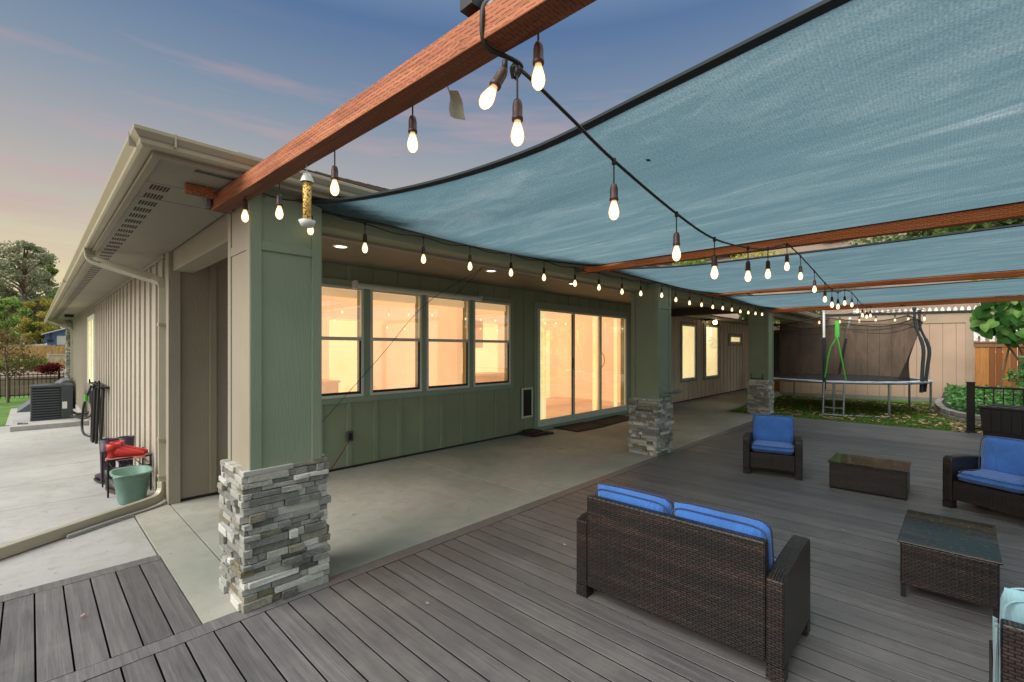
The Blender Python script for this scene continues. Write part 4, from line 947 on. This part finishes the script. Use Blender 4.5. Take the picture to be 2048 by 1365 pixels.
mb.build('boards', m_boards('weathered boards', ['#6d6a66', '#8a8782', '#5e5b57']), gf)
mb = MB(); mb.box(18.6, 18.63, 3.9, 5.2, -.1, .75); o = mb.build('low_fence', cd); tag(o, 'low orange cedar panel under the trampoline edge beside the far column', 'fence')
# white picket fences on the slope
def picket(p0, p1, z, h, label):
    t = thing('picket_fence', label, 'fence', (p0[0], p0[1], z), 0, 'white picket fences'); a, b = Vector(p0), Vector(p1); L = (b-a).length; n = int(L/.17); m = MB()
    for i in range(n):
        q = a.lerp(b, i/n); m.box(q.x-.01, q.x+.01, q.y-.05, q.y+.05, z, z+h); m.add([(q.x,q.y-.05,z+h),(q.x,q.y+.05,z+h),(q.x,q.y,z+h+.08)], [(0,1,2)])
    m.build('pickets', M['white'], t); m = MB()
    for zz in (.3, .8): m.box(a.x+.012, a.x+.04, min(a.y,b.y), max(a.y,b.y), z+h*zz, z+h*zz+.07)
    m.build('rails', M['white'], t)
    for q in (a, b): m = MB(); m.box(q.x-.06, q.x+.06, q.y-.06, q.y+.06, z-.1, z+h+.12); m.lathe([(0,.22),(.09,.18),(.1,.12),(0,.1)], (q.x, q.y, z+h), 8); m.build('post', M['white'], t)
    return t
picket((23.0, 2.6), (23.0, -1.0), 1.55, 1.45, 'white picket fence on the slope above the tan screen')
picket((21.6, -1.15), (21.6, -3.4), .95, 1.5, 'white picket fence half hidden behind the big-leaved plant')

# ------------------------------------------------------------------ vegetation
def leafcloud(mb, c, rad, n, size, r, flat=0., shell=.55):
    c = Vector(c)
    for _ in range(n):
        while True:
            p = Vector((r.uniform(-1,1), r.uniform(-1,1), r.uniform(-1,1)))
            if shell*shell*.25 < p.length_squared < 1: break
        q = c+Vector((p.x*rad[0], p.y*rad[1], p.z*rad[2])); s = size*r.uniform(.6, 1.35)
        a = Vector((r.gauss(0,1), r.gauss(0,1), r.gauss(0,1)*(1-flat))).normalized(); b = a.cross(Vector((r.gauss(0,1), r.gauss(0,1), r.gauss(0,1)))).normalized()
        mb.add([q-a*s, q-b*s*.5, q+a*s, q+b*s*.5], [(0,1,2,3)])
M['bark'] = m_boards('bark', ['#5a4a3c', '#7b6a58', '#4d4034'])
def tree(name, label, x, y, z, h, cr, leaf, size, n, seed, group=None, clumps=14, trunk=.16, low=.3, conif=False, lean=0):
    r = random.Random(seed); t = thing(name, label, 'tree', (x, y, z), 0, group); mb = MB()
    mb.tube([(x, y, z-.2), (x+lean*.3, y, z+h*.35), (x+lean*.7+r.uniform(-.2,.2), y, z+h*.7), (x+lean, y, z+h*.97)], [trunk, trunk*.75, trunk*.45, trunk*.1], 8)
    cl = []
    clumps = int(clumps*1.6)
    for k in range(clumps):
        f = low+(1-low)*(k+.5)/clumps; a = r.uniform(0, 2*PI)
        rr = cr*((1-f)*1.15+.12 if conif else math.sin(PI*min(1, max(.08, (f-low)/(1-low)*.85+.12)))**.7)*r.uniform(.45, 1.)
        c = Vector((x+lean*f+rr*math.cos(a), y+rr*math.sin(a), z+h*f)); cl.append((c, rr))
        st = Vector((x+lean*f*.8, y, z+h*(f-.12))); mb.tube([st, st.lerp(c, .6)+Vector((0,0,.1*rr)), c], [trunk*.3, trunk*.18, trunk*.06], 5)
    mb.build('trunk', M['bark'], t); mb = MB()
    for (c, rr) in cl:
        s = cr*r.uniform(.17, .40)*(.75 if conif else 1)
        leafcloud(mb, c, (s, s, s*r.uniform(.5,.85)), int(n/clumps), size, r)
    mb.build('crown', leaf, t); return t
LF = {'pine': m_leaf('pine needles', ['#66745a', '#8a9270', '#b0b196', '#788462']), 'pine2': m_leaf('young conifer needles', ['#4a6a30', '#6f8d48', '#8a9a5c', '#55753a']), 'green': m_leaf('broad leaves', ['#56743a', '#7d9a50', '#a3b86a', '#668444']),
      'yellow': m_leaf('yellowing leaves', ['#8a8840', '#c0b058', '#98a24e', '#d2c070']), 'dark': m_leaf('dark leaves', ['#3c5230', '#587040', '#768a56']),
      'red': m_leaf('maroon leaves', ['#3a1619', '#5c2226', '#7a3432']), 'fall': m_leaf('thin autumn leaves', ['#5c5238', '#7d6b48', '#8f7f58', '#6a6240']),
      'big': m_leaf('big green leaves', ['#1f3a1c', '#35592a', '#4f7a3a', '#7d9d5c', '#2b4c24'], .3), 'cover': m_leaf('ground cover', ['#2f5a2c', '#4f8044', '#7fa56c', '#3a6a34'])}
G = 'trees beyond the side yard'
tree('pine_tree', 'tall thin pine with a bare lower trunk left of the blue building', -.55, 86, 1.4, 13.6, 3.6, LF['pine'], .17, 9000, 1, G, 30, .40, .36)
tree('conifer_tree', 'pointed conifer rising right of the tall thin pine', 1.75, 96, 1.4, 13.8, 2.6, LF['pine2'], .17, 7000, 2, G, 30, .3, .12, True)
tree('broadleaf_tree', 'yellowing tree under the pine, left of the blue building', .75, 84, 1.4, 6.6, 2.2, LF['yellow'], .15, 5200, 3, G, 18, .18, .25)
tree('broadleaf_tree', 'pale green tree at the far left edge behind the pine', -3.4, 92, 1.4, 10.0, 3.2, LF['pine2'], .18, 6500, 4, G, 20, .3, .2)
tree('broadleaf_tree', 'dense mid-green tree filling the gap behind the blue building', 3.9, 100, 1.4, 8.0, 4.0, LF['green'], .2, 7000, 5, G, 20, .3, .1)
tree('broadleaf_tree', 'low green tree at the far left under the pale green tree', -2.0, 80, 1.4, 6.0, 2.2, LF['green'], .15, 5200, 6, G, 16, .2, .15)
tree('broadleaf_tree', 'tall pale-topped tree behind the conifer', -.2, 104, 1.4, 13.2, 3.2, LF['pine'], .18, 6500, 8, G, 20, .3, .25)
tree('broadleaf_tree', 'low yellow-green tree behind the white vinyl fence', .3, 88, 1.4, 4.6, 2.4, LF['green'], .15, 4200, 9, G, 14, .2, .15)
tree('maple_sapling', 'small thin-leaved tree on the side lawn in front of the iron fence', -.52, 22.4, -.25, 2.35, .8, LF['fall'], .038, 3000, 7, None, 20, .045, .42)
def shrub(name, label, cat, c, rad, leaf, size, n, seed, group=None):
    r = random.Random(seed); mb = MB(); 
    t = thing(name, label, cat, (c[0], c[1], c[2]-rad[2]), 0, group)
    for k in range(7):
        o = Vector((r.uniform(-.5,.5)*rad[0], r.uniform(-.5,.5)*rad[1], r.uniform(-.35,.4)*rad[2])); leafcloud(mb, Vector(c)+o, (rad[0]*.6, rad[1]*.6, rad[2]*.6), n//7, size, r)
    mb.build('foliage', leaf, t); mb = MB()
    for k in range(5): mb.tube([(c[0], c[1], c[2]-rad[2]), (c[0]+r.uniform(-.5,.5)*rad[0], c[1]+r.uniform(-.5,.5)*rad[1], c[2]+.3*rad[2])], .012, 5)
    mb.build('stems', M['bark'], t); return t
shrub('barberry_shrub', 'dark red barberry shrub on the wall behind the iron fence', 'shrub', (.58, 28.2, .68), (.48, .4, .30), LF['red'], .035, 2200, 21)
shrub('ornamental_grass', 'bright green grassy clump left of the red shrub', 'shrub', (.2, 30.5, .85), (.5, .5, .40), LF['pine2'], .045, 2200, 22)
shrub('ornamental_grass', 'low green clump at the foot of the dry slope, far left', 'shrub', (-.75, 31.5, .85), (.6, .6, .3), LF['green'], .045, 1500, 23)
# hillside planting on the right
rr = random.Random(31); hp = []
for k in range(44):
    x = rr.uniform(24, 46); y = rr.uniform(-.15, .62)*x-2; s = rr.uniform(.6, 1.5); hp.append((x, y, s))
HL = ['low green shrub on the slope behind the sails', 'dark evergreen shrub on the slope behind the sails', 'pale yellow-green shrub on the slope behind the sails']
for k, (x, y, s) in enumerate(hp):
    q = k % 3; shrub('hillside_shrub', HL[q], 'shrub', (x, y, hz(x, y)+s*.5), (s*1.3, s*1.6, s*.7), [LF['green'], LF['dark'], LF['yellow']][q], .13, 520, 60+k, ['green', 'dark', 'yellow-green'][q]+' shrubs on the slope')
tree('evergreen_tree', 'dark evergreen low behind the tan screen, left of the picket fence', 22.2, 4.6, .6, 2.9, 1.6, LF['dark'], .1, 3200, 41, None, 14, .08, .25)
tree('evergreen_tree', 'leafy hedge tree between the grey fence and the tan screen', 21.6, 6.2, .6, 2.7, 1.3, LF['green'], .1, 2600, 42, None, 14, .08, .25)
tree('evergreen_tree', 'dark evergreen tree on the slope above the picket fence', 30, -1.0, hz(30,-1), 4.5, 2.3, LF['dark'], .2, 2600, 43, None, 14, .12, .1)
# big-leaf plant
bp_ = thing('big_leaf_plant', 'plant with broad heart-shaped leaves hanging over the cedar fence', 'plant', (16.6, -1.3, .2)); r = random.Random(51); mb = MB(); ms = MB()
def heart(mb, c, s, nrm, dirn):
    nrm = nrm.normalized(); b = (dirn-nrm*dirn.dot(nrm)).normalized(); a = nrm.cross(b)
    pr = [(0,-.1),(.3,-.28),(.52,-.05),(.5,.3),(.3,.68),(0,1.05),(-.3,.68),(-.5,.3),(-.52,-.05),(-.3,-.28)]
    vs = [c+a*x*s+b*y*s-nrm*(abs(x)*.25+max(0,y-.4)*.25)*s for x, y in pr]; mid = [c+b*.0, c+b*.35*s+nrm*.03*s, c+b*1.05*s-nrm*.16*s]
    vs += [c+b*.4*s+nrm*.04*s]; k = len(vs)-1
    mb.add(vs, [(i, (i+1)%10, k) for i in range(10)], False)
for k in range(300):
    y = r.uniform(-2.4, -.60); z = r.uniform(1.75, 2.85)-(.35 if y > -.9 else 0)*r.random(); x = r.uniform(15.9, 17.2)
    if y > -1.0 and z < 1.95: continue
    heart(mb, Vector((x, y, z)), r.uniform(.15, .28), Vector((-1.0+r.uniform(-.4,.4), r.uniform(-.6,.6), r.uniform(.1,1.1))), Vector((r.uniform(-.6,.2), r.uniform(-.8,.8), -1)))
for k in range(9): ya = r.uniform(-2.6,-1.); ms.tube(curve([(17.0, ya, .1), (16.9, ya+r.uniform(-.2,.2), 1.2), (16.6, ya+r.uniform(-.7,1.), 2.4)], 8), .02, 6)
o = mb.build('leaves', LF['big'], bp_); o['kind'] = 'stuff'; ms.build('stems', M['bark'], bp_)
# fern-like shrubs and the bed
tree('garden_shrub', 'feathery light green shrub at the right edge before the cedar fence', 15.6, -1.75, .1, 1.25, .75, LF['cover'], .05, 3600, 44, None, 14, .04, .25)
bed = thing('garden_bed', 'curved block-edged bed of low green ground cover beyond the railing', 'garden bed', (15.0, -1.6, 0))
mb = MB(); r = random.Random(6)
edge = curve([(17.6,.05,0),(16.2,.1,0),(14.6,-.05,0),(13.6,-.5,0),(13.2,-1.4,0),(13.3,-3.5,0)], 30)
for a, b in zip(edge[:-1], edge[1:]):
    d = (b-a); 
    for q in (0, 1): mb.rectube([a+d*.03+Vector((0,0,-.02+.11*q)), b-d*.03+Vector((0,0,-.02+.11*q))], .16-.02*q, .10)
mb.build('block_edging', m_boards('grey blocks', ['#7c7a75', '#96938c', '#6b6964']), bed, bevel=.01)
mb = MB(); mb.add([tuple(p+Vector((0,0,.1))) for p in edge]+[(18.9,-3.5,.25),(18.9,.0,.25)], [tuple(range(33))]); mb.build('soil', M['mortar'], bed)
mb = MB()
for _ in range(9000):
    x, y = r.uniform(13.3, 18.7), r.uniform(-3.5, .05)
    if y > -.05-.5*max(0, 14.6-x) : continue
    s = r.uniform(.035, .075); z = .12+.03*(x-13.3)+r.uniform(0, .22); a = Vector((r.gauss(0,1), r.gauss(0,1), r.gauss(0,.5))).normalized(); b = a.cross(Vector((r.gauss(0,.5), r.gauss(0,.5), 1))).normalized(); q = Vector((x,y,z))
    mb.add([q-a*s, q-b*s*.55, q+a*s, q+b*s*.55], [(0,1,2,3)])
o = mb.build('ground_cover', LF['cover'], bed); o['kind'] = 'stuff'
# fallen leaves & leaf litter
M['litter'] = m_leaf('fallen leaves', ['#8c7358', '#b39a78', '#caa98a', '#7a5a44', '#a98c7a'], .1)
mb = MB()
for _ in range(1800):
    if r.random() < .75: x, y, z = r.uniform(12.2, 17.4), r.uniform(-.3, 3.8), -.035
    else: x, y, z = r.uniform(11.7, 13.4), r.uniform(-1.2, -.1), -.04
    s = r.uniform(.025, .06); a = r.uniform(0, 6.28); d = Vector((math.cos(a), math.sin(a), r.uniform(-.3,.3)))*s; e = Vector((-math.sin(a), math.cos(a), r.uniform(-.3,.3)))*s*.6; q = Vector((x,y,z+r.uniform(0,.03)))
    mb.add([q-d, q-e, q+d, q+e], [(0,1,2,3)])
o = mb.build('leaf_litter', M['litter']); o['kind'] = 'stuff'; tag(o, 'scattered dry leaves lying on the lawn below the trampoline', 'fallen leaves')
mb = MB()
for (x, y, z) in [(.2,7.2,.0),(-.1,8.9,-.05),(.35,9.6,-.06),(-.6,6.6,0),(.1,6.0,.0),(-.9,10.2,-.08),(2.1,4.3,.015),(3.1,4.6,.015),(2.0,3.9,.015),(9.5,4.2,.015),(10.2,4.4,.015),(5.6,3.3,.015),(.2,3.5,.01),(1.6,2.2,.01),(4.6,.6,.01),(4.3,.9,.01),(5.85,1.95,.01),(2.8,2.1,.01)]:
    s = r.uniform(.012,.024); a = r.uniform(0,6); d = Vector((math.cos(a), math.sin(a), .2))*s; e = Vector((-math.sin(a), math.cos(a), -.2))*s*.6; q = Vector((x,y,z+.006-max(0,y-5.46)*.002)); mb.add([q-d, q-e, q+d, q+e], [(0,1,2,3)])
o = mb.build('leaf_litter', M['litter']); o['kind'] = 'stuff'; tag(o, 'a few stray dry leaves on the deck, patio and side path', 'fallen leaves')
# dry grass on the left slope
mb = MB(); r = random.Random(71)
for _ in range(9000):
    x, y = r.uniform(-12, 6), r.uniform(33, 72); z = hz(x, y); h = r.uniform(.2,.5); w = .05
    mb.add([(x-w,y,z),(x+w,y,z),(x+r.uniform(-.15,.15),y+r.uniform(-.1,.1),z+h)], [(0,1,2)])
o = mb.build('dry_grass', m_leaf('dry grass', ['#a88a58', '#c9ab76', '#8f7d4c', '#b89a68'])); o['kind'] = 'stuff'; tag(o, 'dry tan grass on the slope below the blue building', 'grass')

# ------------------------------------------------------------------ left background
bb = thing('blue_building', 'small blue outbuilding with white garage door and pale roof edge', 'building', (3.2, 82, 1.5))
bl_ = m_siding('blue siding', '#5b7aa5', .9)
mb = MB(); mb.box(1.25, 9, 82, 90, 1.3, 3.55); mb.add([(1.25,82,3.55),(9,82,3.55),(9,82,6.5)], [(0,1,2)]); mb.build('wall', bl_, bb)
mb = MB(); mb.box(2.28, 3.3, 81.9, 81.98, 2.15, 3.28); mb.build('garage_door', M['white'], bb)
mb = MB(); mb.add([(.9,81.4,3.5),(9,81.4,6.6),(9,90,6.6),(.9,90,3.5),(.9,81.4,3.36),(9,81.4,6.46),(9,90,6.46),(.9,90,3.36)], [(0,1,2,3),(4,7,6,5),(0,4,5,1),(0,3,7,4)]); mb.build('roof', M['white'], bb)
mb = MB(); mb.box(1.72,1.80,81.8,81.95,2.9,3.7); mb.box(1.45,2.0,81.8,81.9,2.55,2.8); mb.build('meter', M['sash'], bb)
vf = thing('vinyl_fence', 'long white vinyl fence left of the blue building', 'fence', (.4, 76, 1.5)); mb = MB()
x = -.5
while x < 1.2: mb.box(x, x+.2, 76, 76.05, .9, 2.05+.16*(x+.5)/1.7); x += .204
mb.build('panels', M['white'], vf)
for x in (-.55, .4, 1.25): mb = MB(); mb.box(x-.05, x+.05, 75.95, 76.1, .9, 2.3); mb.build('post', M['white'], vf)
vf = thing('vinyl_fence', 'cream vinyl fence panel behind the dark red shrub', 'fence', (1.6, 36, .6)); mb = MB()
cream = m_plain('cream vinyl', '#c4bba8', .5); x = .72
while x < 2.0: mb.box(x, x+.2, 36, 36.04, .2, 1.2); x += .204
mb.build('panels', cream, vf); mb = MB(); mb.box(.62,.715,35.95,36.08,.2,1.32); mb.box(.72,2.0,35.97,36.07,1.201,1.26); mb.build('posts', cream, vf)
rw = thing('retaining_wall', 'low pinkish block retaining wall behind the iron fence', 'wall', (-4, 25.6, -.4)); mb = MB(); r = random.Random(5)
for row in range(6):
    x = -9-r.random()*.3
    while x < 3.2: mb.box(x, x+.4, 25.5, 25.75, -.45+row*.155, -.45+row*.155+.15); x += .405
mb.build('blocks', m_boards('pink block', ['#a38a7c', '#b59c8d', '#947d70']), rw)
fe = thing('iron_fence', 'black iron picket fence along the side lawn in front of the pink wall', 'fence', (-3, 24, -.3))
mb = MB(); x = -7.0
for z in (.58, .42, -.14): mb.box(-7, 2.5, 23.99, 24.01, z, z+.03)
mb.build('rails', M['black'], fe)
for k in range(84):
    x = -7+k*.112
    if k % 21 == 6: mb = MB(); mb.box(x-.03,x+.03,23.97,24.03,-.3,.75); mb.build('post', M['black'], fe)
    else: mb = MB(); mb.box(x-.009,x+.009,23.991,24.009,-.22,.66); mb.build('picket', M['black'], fe)
mb = MB(); mb.sweep([(-.27,0,-.235),(.80,0,-.235),(.80,0,.62),(.66,0,.60)], (0,18.6,0), (0,20.3,0))
o = mb.build('cellar_hatch', m_plain('grey hatch', '#565b60', .7)); tag(o, 'sloping grey cover rising behind the air conditioner', 'hatch')
# AC unit on its pad
mb = MB(); mb.box(-.30, .91, 14.05, 16.2, -.6, -.10); o = mb.build('concrete_pad', M['path'], bevel=.01); o['kind'] = 'structure'
ac = thing('air_conditioner', 'dark grey louvred air conditioner unit on a concrete pad', 'air conditioner', (.34, 15.1, -.1))
ag = m_plain('dark grey enamel', '#40454b', .45, .2, .1)
x0, x1, y0, y1 = .0, .68, 14.8, 15.48
mb = MB(); mb.box(x0+.02, x1-.02, y0+.02, y1-.02, -.1, .64); mb.build('coil', M['black'], ac)
for k in range(12):
    z = -.06+k*.0575; mb = MB(); mb.box(x0, .475, y0-.012, y0+.03, z, z+.032); mb.box(x0-.008, x0+.03, y0, y1, z, z+.032); mb.build('louvre', ag, ac, bevel=.006)
mb = MB(); mb.box(.48, x1, y0-.006, y0+.06, -.085, .66); mb.box(x1-.03, x1+.001, y0+.06, y1, -.085, .66); mb.box(x0-.012, x1+.012, y0-.012, y1+.012, -.1, -.07); mb.build('corner_panel', ag, ac, bevel=.008)
mb = MB(); mb.box(x0-.01, x1+.01, y0-.01, y1+.01, .64, .69); mb.lathe([(.3,.69),(.28,.705),(0,.705)], (.34,15.14,0), 24); mb.build('top_cover', ag, ac, bevel=.012)
mb = MB(); mb.box(.50, .58, y0-.012, y0-.0065, .14, .30); mb.build('label_plate', M['white'], ac)
mb = MB(); mb.tube(curve([(.66,14.9,.05),(.75,14.7,.0),(.85,14.5,.02),(.93,14.4,.05)], 12), .03, 8); mb.build('refrigerant_line', M['rubber'], ac)
mb = MB(); mb.box(-.2,-.12,14.35,14.45,-.1,-.06); mb.box(-.13,-.04,14.3,14.38,-.099,-.07); o = mb.build('rag', m_fabric('grey rag', '#77777a')); tag(o, 'small crumpled rag on the pad left of the air conditioner', 'rag')
# hose on the wall
ho = thing('garden_hose', 'long black garden hose looped over a hanger on the side wall', 'hose', (.87, 11.2, .9)); mb = MB(); r = random.Random(8)
for k in range(8):
    ya = 10.45+k*.19; dp = r.uniform(.02,.12); zl = r.uniform(-.2,.0); yb = ya+r.uniform(.15,.4)
    mb.tube(curve([(.90-dp, ya, .82), (.885-dp, ya-.02, .4), (.875-dp, ya+.02, zl+.1), (.87-dp, (ya+yb)/2, zl-.05), (.875-dp, yb, zl+.1), (.885-dp, yb+.02, .4), (.9-dp, yb-.03, .82), (.9-dp,(ya+yb)/2,.87)], 40), .021, 7)
mb.tube(curve([(.8, 11.9, .8), (.72, 12.3, .4), (.70, 12.4, -.05), (.74, 12.0, -.16), (.8, 11.5, -.1)], 24), .021, 7)
mb.build('hose', M['rubber'], ho)
mb = MB(); mb.box(.80,.935,10.3,12.1,.84,.87); mb.box(.78,.80,12.05,12.15,.84,.93); mb.box(.78,.80,10.25,10.35,.84,.98); mb.build('hanger', M['black'], ho)
mb = MB(); mb.tube([(.74,12.1,.62),(.74,12.12,.5)], .03, 8); mb.build('nozzle', gm, ho)
# boots rack, boots and bucket by the corner
bk = thing('bucket', 'muted green plastic oval tub standing inside the downspout bend', 'tub', (.70, 5.93, -.02))
pl = m_plain('aged green plastic', '#68887b', .5, 0, .15, 8)
mb = MB(); N = 28
def ov(a, sx, sy, z): 
    ca, sa = math.cos(a), math.sin(a); return Vector((.70+sx*math.copysign(abs(ca)**.7, ca), 5.95+sy*math.copysign(abs(sa)**.7, sa), z))
rings = [(.105,.15,-.018),(.11,.16,.0),(.145,.20,.26),(.165,.22,.265),(.165,.22,.285),(.14,.195,.28),(.105,.155,.03)]
mb.add([ov(2*PI*k/N, sx, sy, z) for (sx, sy, z) in rings for k in range(N)], [(i*N+k, i*N+(k+1)%N, (i+1)*N+(k+1)%N, (i+1)*N+k) for i in range(len(rings)-1) for k in range(N)]+[tuple(range(6*N, 7*N))], True)
mb.build('body', pl, bk)
mb = MB(); mb.tube(curve([(.56,5.8,.27),(.545,5.74,.275),(.6,5.72,.28),(.66,5.735,.275)], 10), .01, 6); mb.build('handle', pl, bk)
rk = thing('boot_rack', 'black wire rack standing behind the green tub', 'rack', (.74, 6.5, -.03)); mb = MB()
for z in (.20, .30):
    for y in (6.28, 6.8): mb.tube(curve([(.55,y,-.03),(.55,y,z+.03),(.57,y,z+.05),(.88,y,z+.05),(.9,y,z+.03),(.9,y,-.03)], 20), .009, 6)
    for k in range(5): mb.tube([(.58+k*.075,6.28,z-.02),(.58+k*.075,6.8,z-.02)], .005, 5)
mb.build('wire_frame', M['black'], rk)
def boot(name, label, x, y, z, rz, hh, mat, sole, group=None, L=.25):
    t = thing(name, label, 'boots', (x, y, z), rz, group, True); mb = MB(); n = 16
    # foot: rings along the length, shaft: rings going up at the heel
    for s in (-1, 1):
        oy = s*.055; rings = []
        for (px, w, top) in ((-.02,.03,.09),(.04,.042,.11),(.10,.046,.085),(.17,.046,.06),(.22,.035,.045),(.25,.012,.03)):
            rings.append([Vector((px, oy+w*math.cos(a), .022+max(0, top)*(.5+.5*math.sin(a)))) for a in [2*PI*k/n for k in range(n)]])
        mb.add([p for rg in rings for p in rg], [(i*n+k, i*n+(k+1)%n, (i+1)*n+(k+1)%n, (i+1)*n+k) for i in range(len(rings)-1) for k in range(n)]+[tuple(range(n))], True)
        mb.lathe([(.045,.03),(.044,.09),(.047,hh*.6),(.054,hh),(.05,hh),(.043,hh*.7),(.0,hh*.6)], (.02, oy, 0), n)
    mb.build('upper', mat, t); mb = MB()
    for s in (-1, 1): mb.add([Vector((px, s*.055+sy*w, z_)) for z_ in (0,.022) for (px, w, sy) in ((-.03,.03,-1),(.1,.048,-1),(.2,.044,-1),(.262,.012,-1),(.262,.012,1),(.2,.044,1),(.1,.048,1),(-.03,.03,1))], [tuple(range(8))[::-1], tuple(range(8,16))]+[(i,(i+1)%8,8+(i+1)%8,8+i) for i in range(8)])
    mb.build('sole', sole, t); return t
redm = m_plain('red boot', '#b32219', .4); pinkm = m_plain('pink sole', '#c98b80', .6); blk = m_plain('dark leather', '#1d1a1b', .5); purp = m_plain('dark purple boot', '#2a1c30', .5)
boot('red_boots', 'bright red low boots on top of the wire rack', .60, 6.45, .335, R(-20), .15, redm, pinkm)
boot('dark_boots', 'black muddy boots on the ground beneath the red boots', .66, 6.62, -.025, R(-75), .2, blk, m_plain('brown sole', '#4a3526', .8))
boot('purple_boots', 'tall dark purple rubber boots standing behind the rack', .70, 7.0, -.03, R(100), .50, purp, blk)
for o in bpy.data.objects:
    if o.name in ('red_boots', 'dark_boots'): o.scale = (1.15,)*3
    if o.name == 'purple_boots': o.scale = (1.35, 1.5, 1.)

# ------------------------------------------------------------------ world, sun, camera
w = bpy.data.worlds.new('World'); scn.world = w; w.use_nodes = True; nt = w.node_tree; nt.nodes.clear()
def N(ty, **kw):
    x = nt.nodes.new(ty)
    for k, v in kw.items(): setattr(x, k, v)
    return x
out = N('ShaderNodeOutputWorld'); bg = N('ShaderNodeBackground'); nt.links.new(bg.outputs[0], out.inputs[0])
SUN_EL, SUN_AZ = R(38), R(170)       # azimuth of the sun measured from +X
sky = N('ShaderNodeTexSky'); sky.sky_type = 'NISHITA'; sky.sun_disc = False; sky.sun_elevation = R(8); sky.sun_rotation = R(90)-SUN_AZ
tc = N('ShaderNodeTexCoord'); sp = N('ShaderNodeSeparateXYZ'); nt.links.new(tc.outputs['Generated'], sp.inputs[0])
rp = N('ShaderNodeValToRGB'); e = rp.color_ramp
st = [(0., '#c9b98f'), (.05, '#e3d3a4'), (.14, '#dccfaa'), (.22, '#c3b9aa'), (.32, '#a9a7a8'), (.44, '#7f90a4'), (.57, '#56729a'), (.66, '#7f97b4'), (.78, '#d8dfe2'), (1., '#ffffff')]
while len(e.elements) < len(st): e.elements.new(.5)
for el, (p, c) in zip(e.elements, st): el.position = p; el.color = lin(c)
for q, v in ((-2, 1.5), (-1, 2.3)): e.elements[q].color = (v*.97, v, v*1.02, 1)  # zenith out of view, made extra bright as fill light
nt.links.new(sp.outputs['Z'], rp.inputs[0])
# pink cloud streaks
mp = N('ShaderNodeMapping'); mp.inputs['Scale'].default_value = (1.3, 1.3, 13); mp.inputs['Rotation'].default_value = (R(6), R(-5), 0); nt.links.new(tc.outputs['Generated'], mp.inputs[0])
nz = N('ShaderNodeTexNoise'); nz.inputs['Scale'].default_value = 1.5; nz.inputs['Detail'].default_value = 7; nz.inputs['Roughness'].default_value = .6; nt.links.new(mp.outputs[0], nz.inputs['Vector'])
cr = N('ShaderNodeValToRGB'); cr.color_ramp.elements[0].position = .5; cr.color_ramp.elements[1].position = .72; nt.links.new(nz.outputs['Fac'], cr.inputs[0])
mk = N('ShaderNodeValToRGB'); ee = mk.color_ramp
while len(ee.elements) < 4: ee.elements.new(.5)
for el, (p, v) in zip(ee.elements, ((.08, 0), (.2, .55), (.45, .5), (.56, 0))): el.position = p; el.color = g(v)
nt.links.new(sp.outputs['Z'], mk.inputs[0])
mu = N('ShaderNodeMath', operation='MULTIPLY'); nt.links.new(cr.outputs[0], mu.inputs[0]); nt.links.new(mk.outputs[0], mu.inputs[1])
mx = N('ShaderNodeMix', data_type='RGBA'); nt.links.new(mu.outputs[0], mx.inputs[0]); 
rb = N('ShaderNodeValToRGB'); eb = rb.color_ramp     # cool unseen sky behind the camera, brightened to light the patio
while len(eb.elements) < 5: eb.elements.new(.5)
for el, (p, c) in zip(eb.elements, ((0., '#aebab4'), (.25, '#cdd8d2'), (.5, '#b9c8cc'), (.78, '#d8dfe2'), (1., '#ffffff'))): el.position = p; el.color = lin(c)
for q, v in ((-2, 1.5), (-1, 2.3)): eb.elements[q].color = (v*.97, v, v*1.02, 1)
nt.links.new(sp.outputs['Z'], rb.inputs[0])
mr = N('ShaderNodeMapRange'); mr.inputs['From Min'].default_value = -.35; mr.inputs['From Max'].default_value = .18; nt.links.new(sp.outputs['Y'], mr.inputs['Value'])
m0 = N('ShaderNodeMix', data_type='RGBA'); nt.links.new(mr.outputs[0], m0.inputs[0]); nt.links.new(rb.outputs[0], m0.inputs[6]); nt.links.new(rp.outputs[0], m0.inputs[7])
nt.links.new(m0.outputs[2], mx.inputs[6]); mx.inputs[7].default_value = lin('#c8a2a4')
ad = N('ShaderNodeMix', data_type='RGBA', blend_type='ADD'); ad.inputs[0].default_value = .012; nt.links.new(mx.outputs[2], ad.inputs[6]); nt.links.new(sky.outputs[0], ad.inputs[7])
nt.links.new(ad.outputs[2], bg.inputs[0]); bg.inputs[1].default_value = 1.

sd = bpy.data.lights.new('sun', 'SUN'); sd.energy = 4.4; sd.angle = R(50); sd.color = (1., .95, .87)
so = bpy.data.objects.new('sun', sd); col.objects.link(so)
d = Vector((math.cos(SUN_EL)*math.cos(SUN_AZ), math.cos(SUN_EL)*math.sin(SUN_AZ), math.sin(SUN_EL)))
so.rotation_euler = d.to_track_quat('Z', 'Y').to_euler(); so.location = d*30
cd_ = bpy.data.cameras.new('camera'); cam = bpy.data.objects.new('camera', cd_); col.objects.link(cam); scn.camera = cam
cam.location = (0, 0, 1.5); cam.rotation_euler = (R(90), 0, R(43.44-90)); cd_.sensor_width = 36; cd_.lens = 911.43/2048*36; cd_.shift_y = 17.62/2048
cd_.clip_start = .05; cd_.clip_end = 2000
scn.view_settings.view_transform = 'Standard'; scn.view_settings.look = 'None'; scn.view_settings.exposure = 0
scn.cycles.use_denoising = True
scn.cycles.max_bounces = 8; scn.cycles.transparent_max_bounces = 12
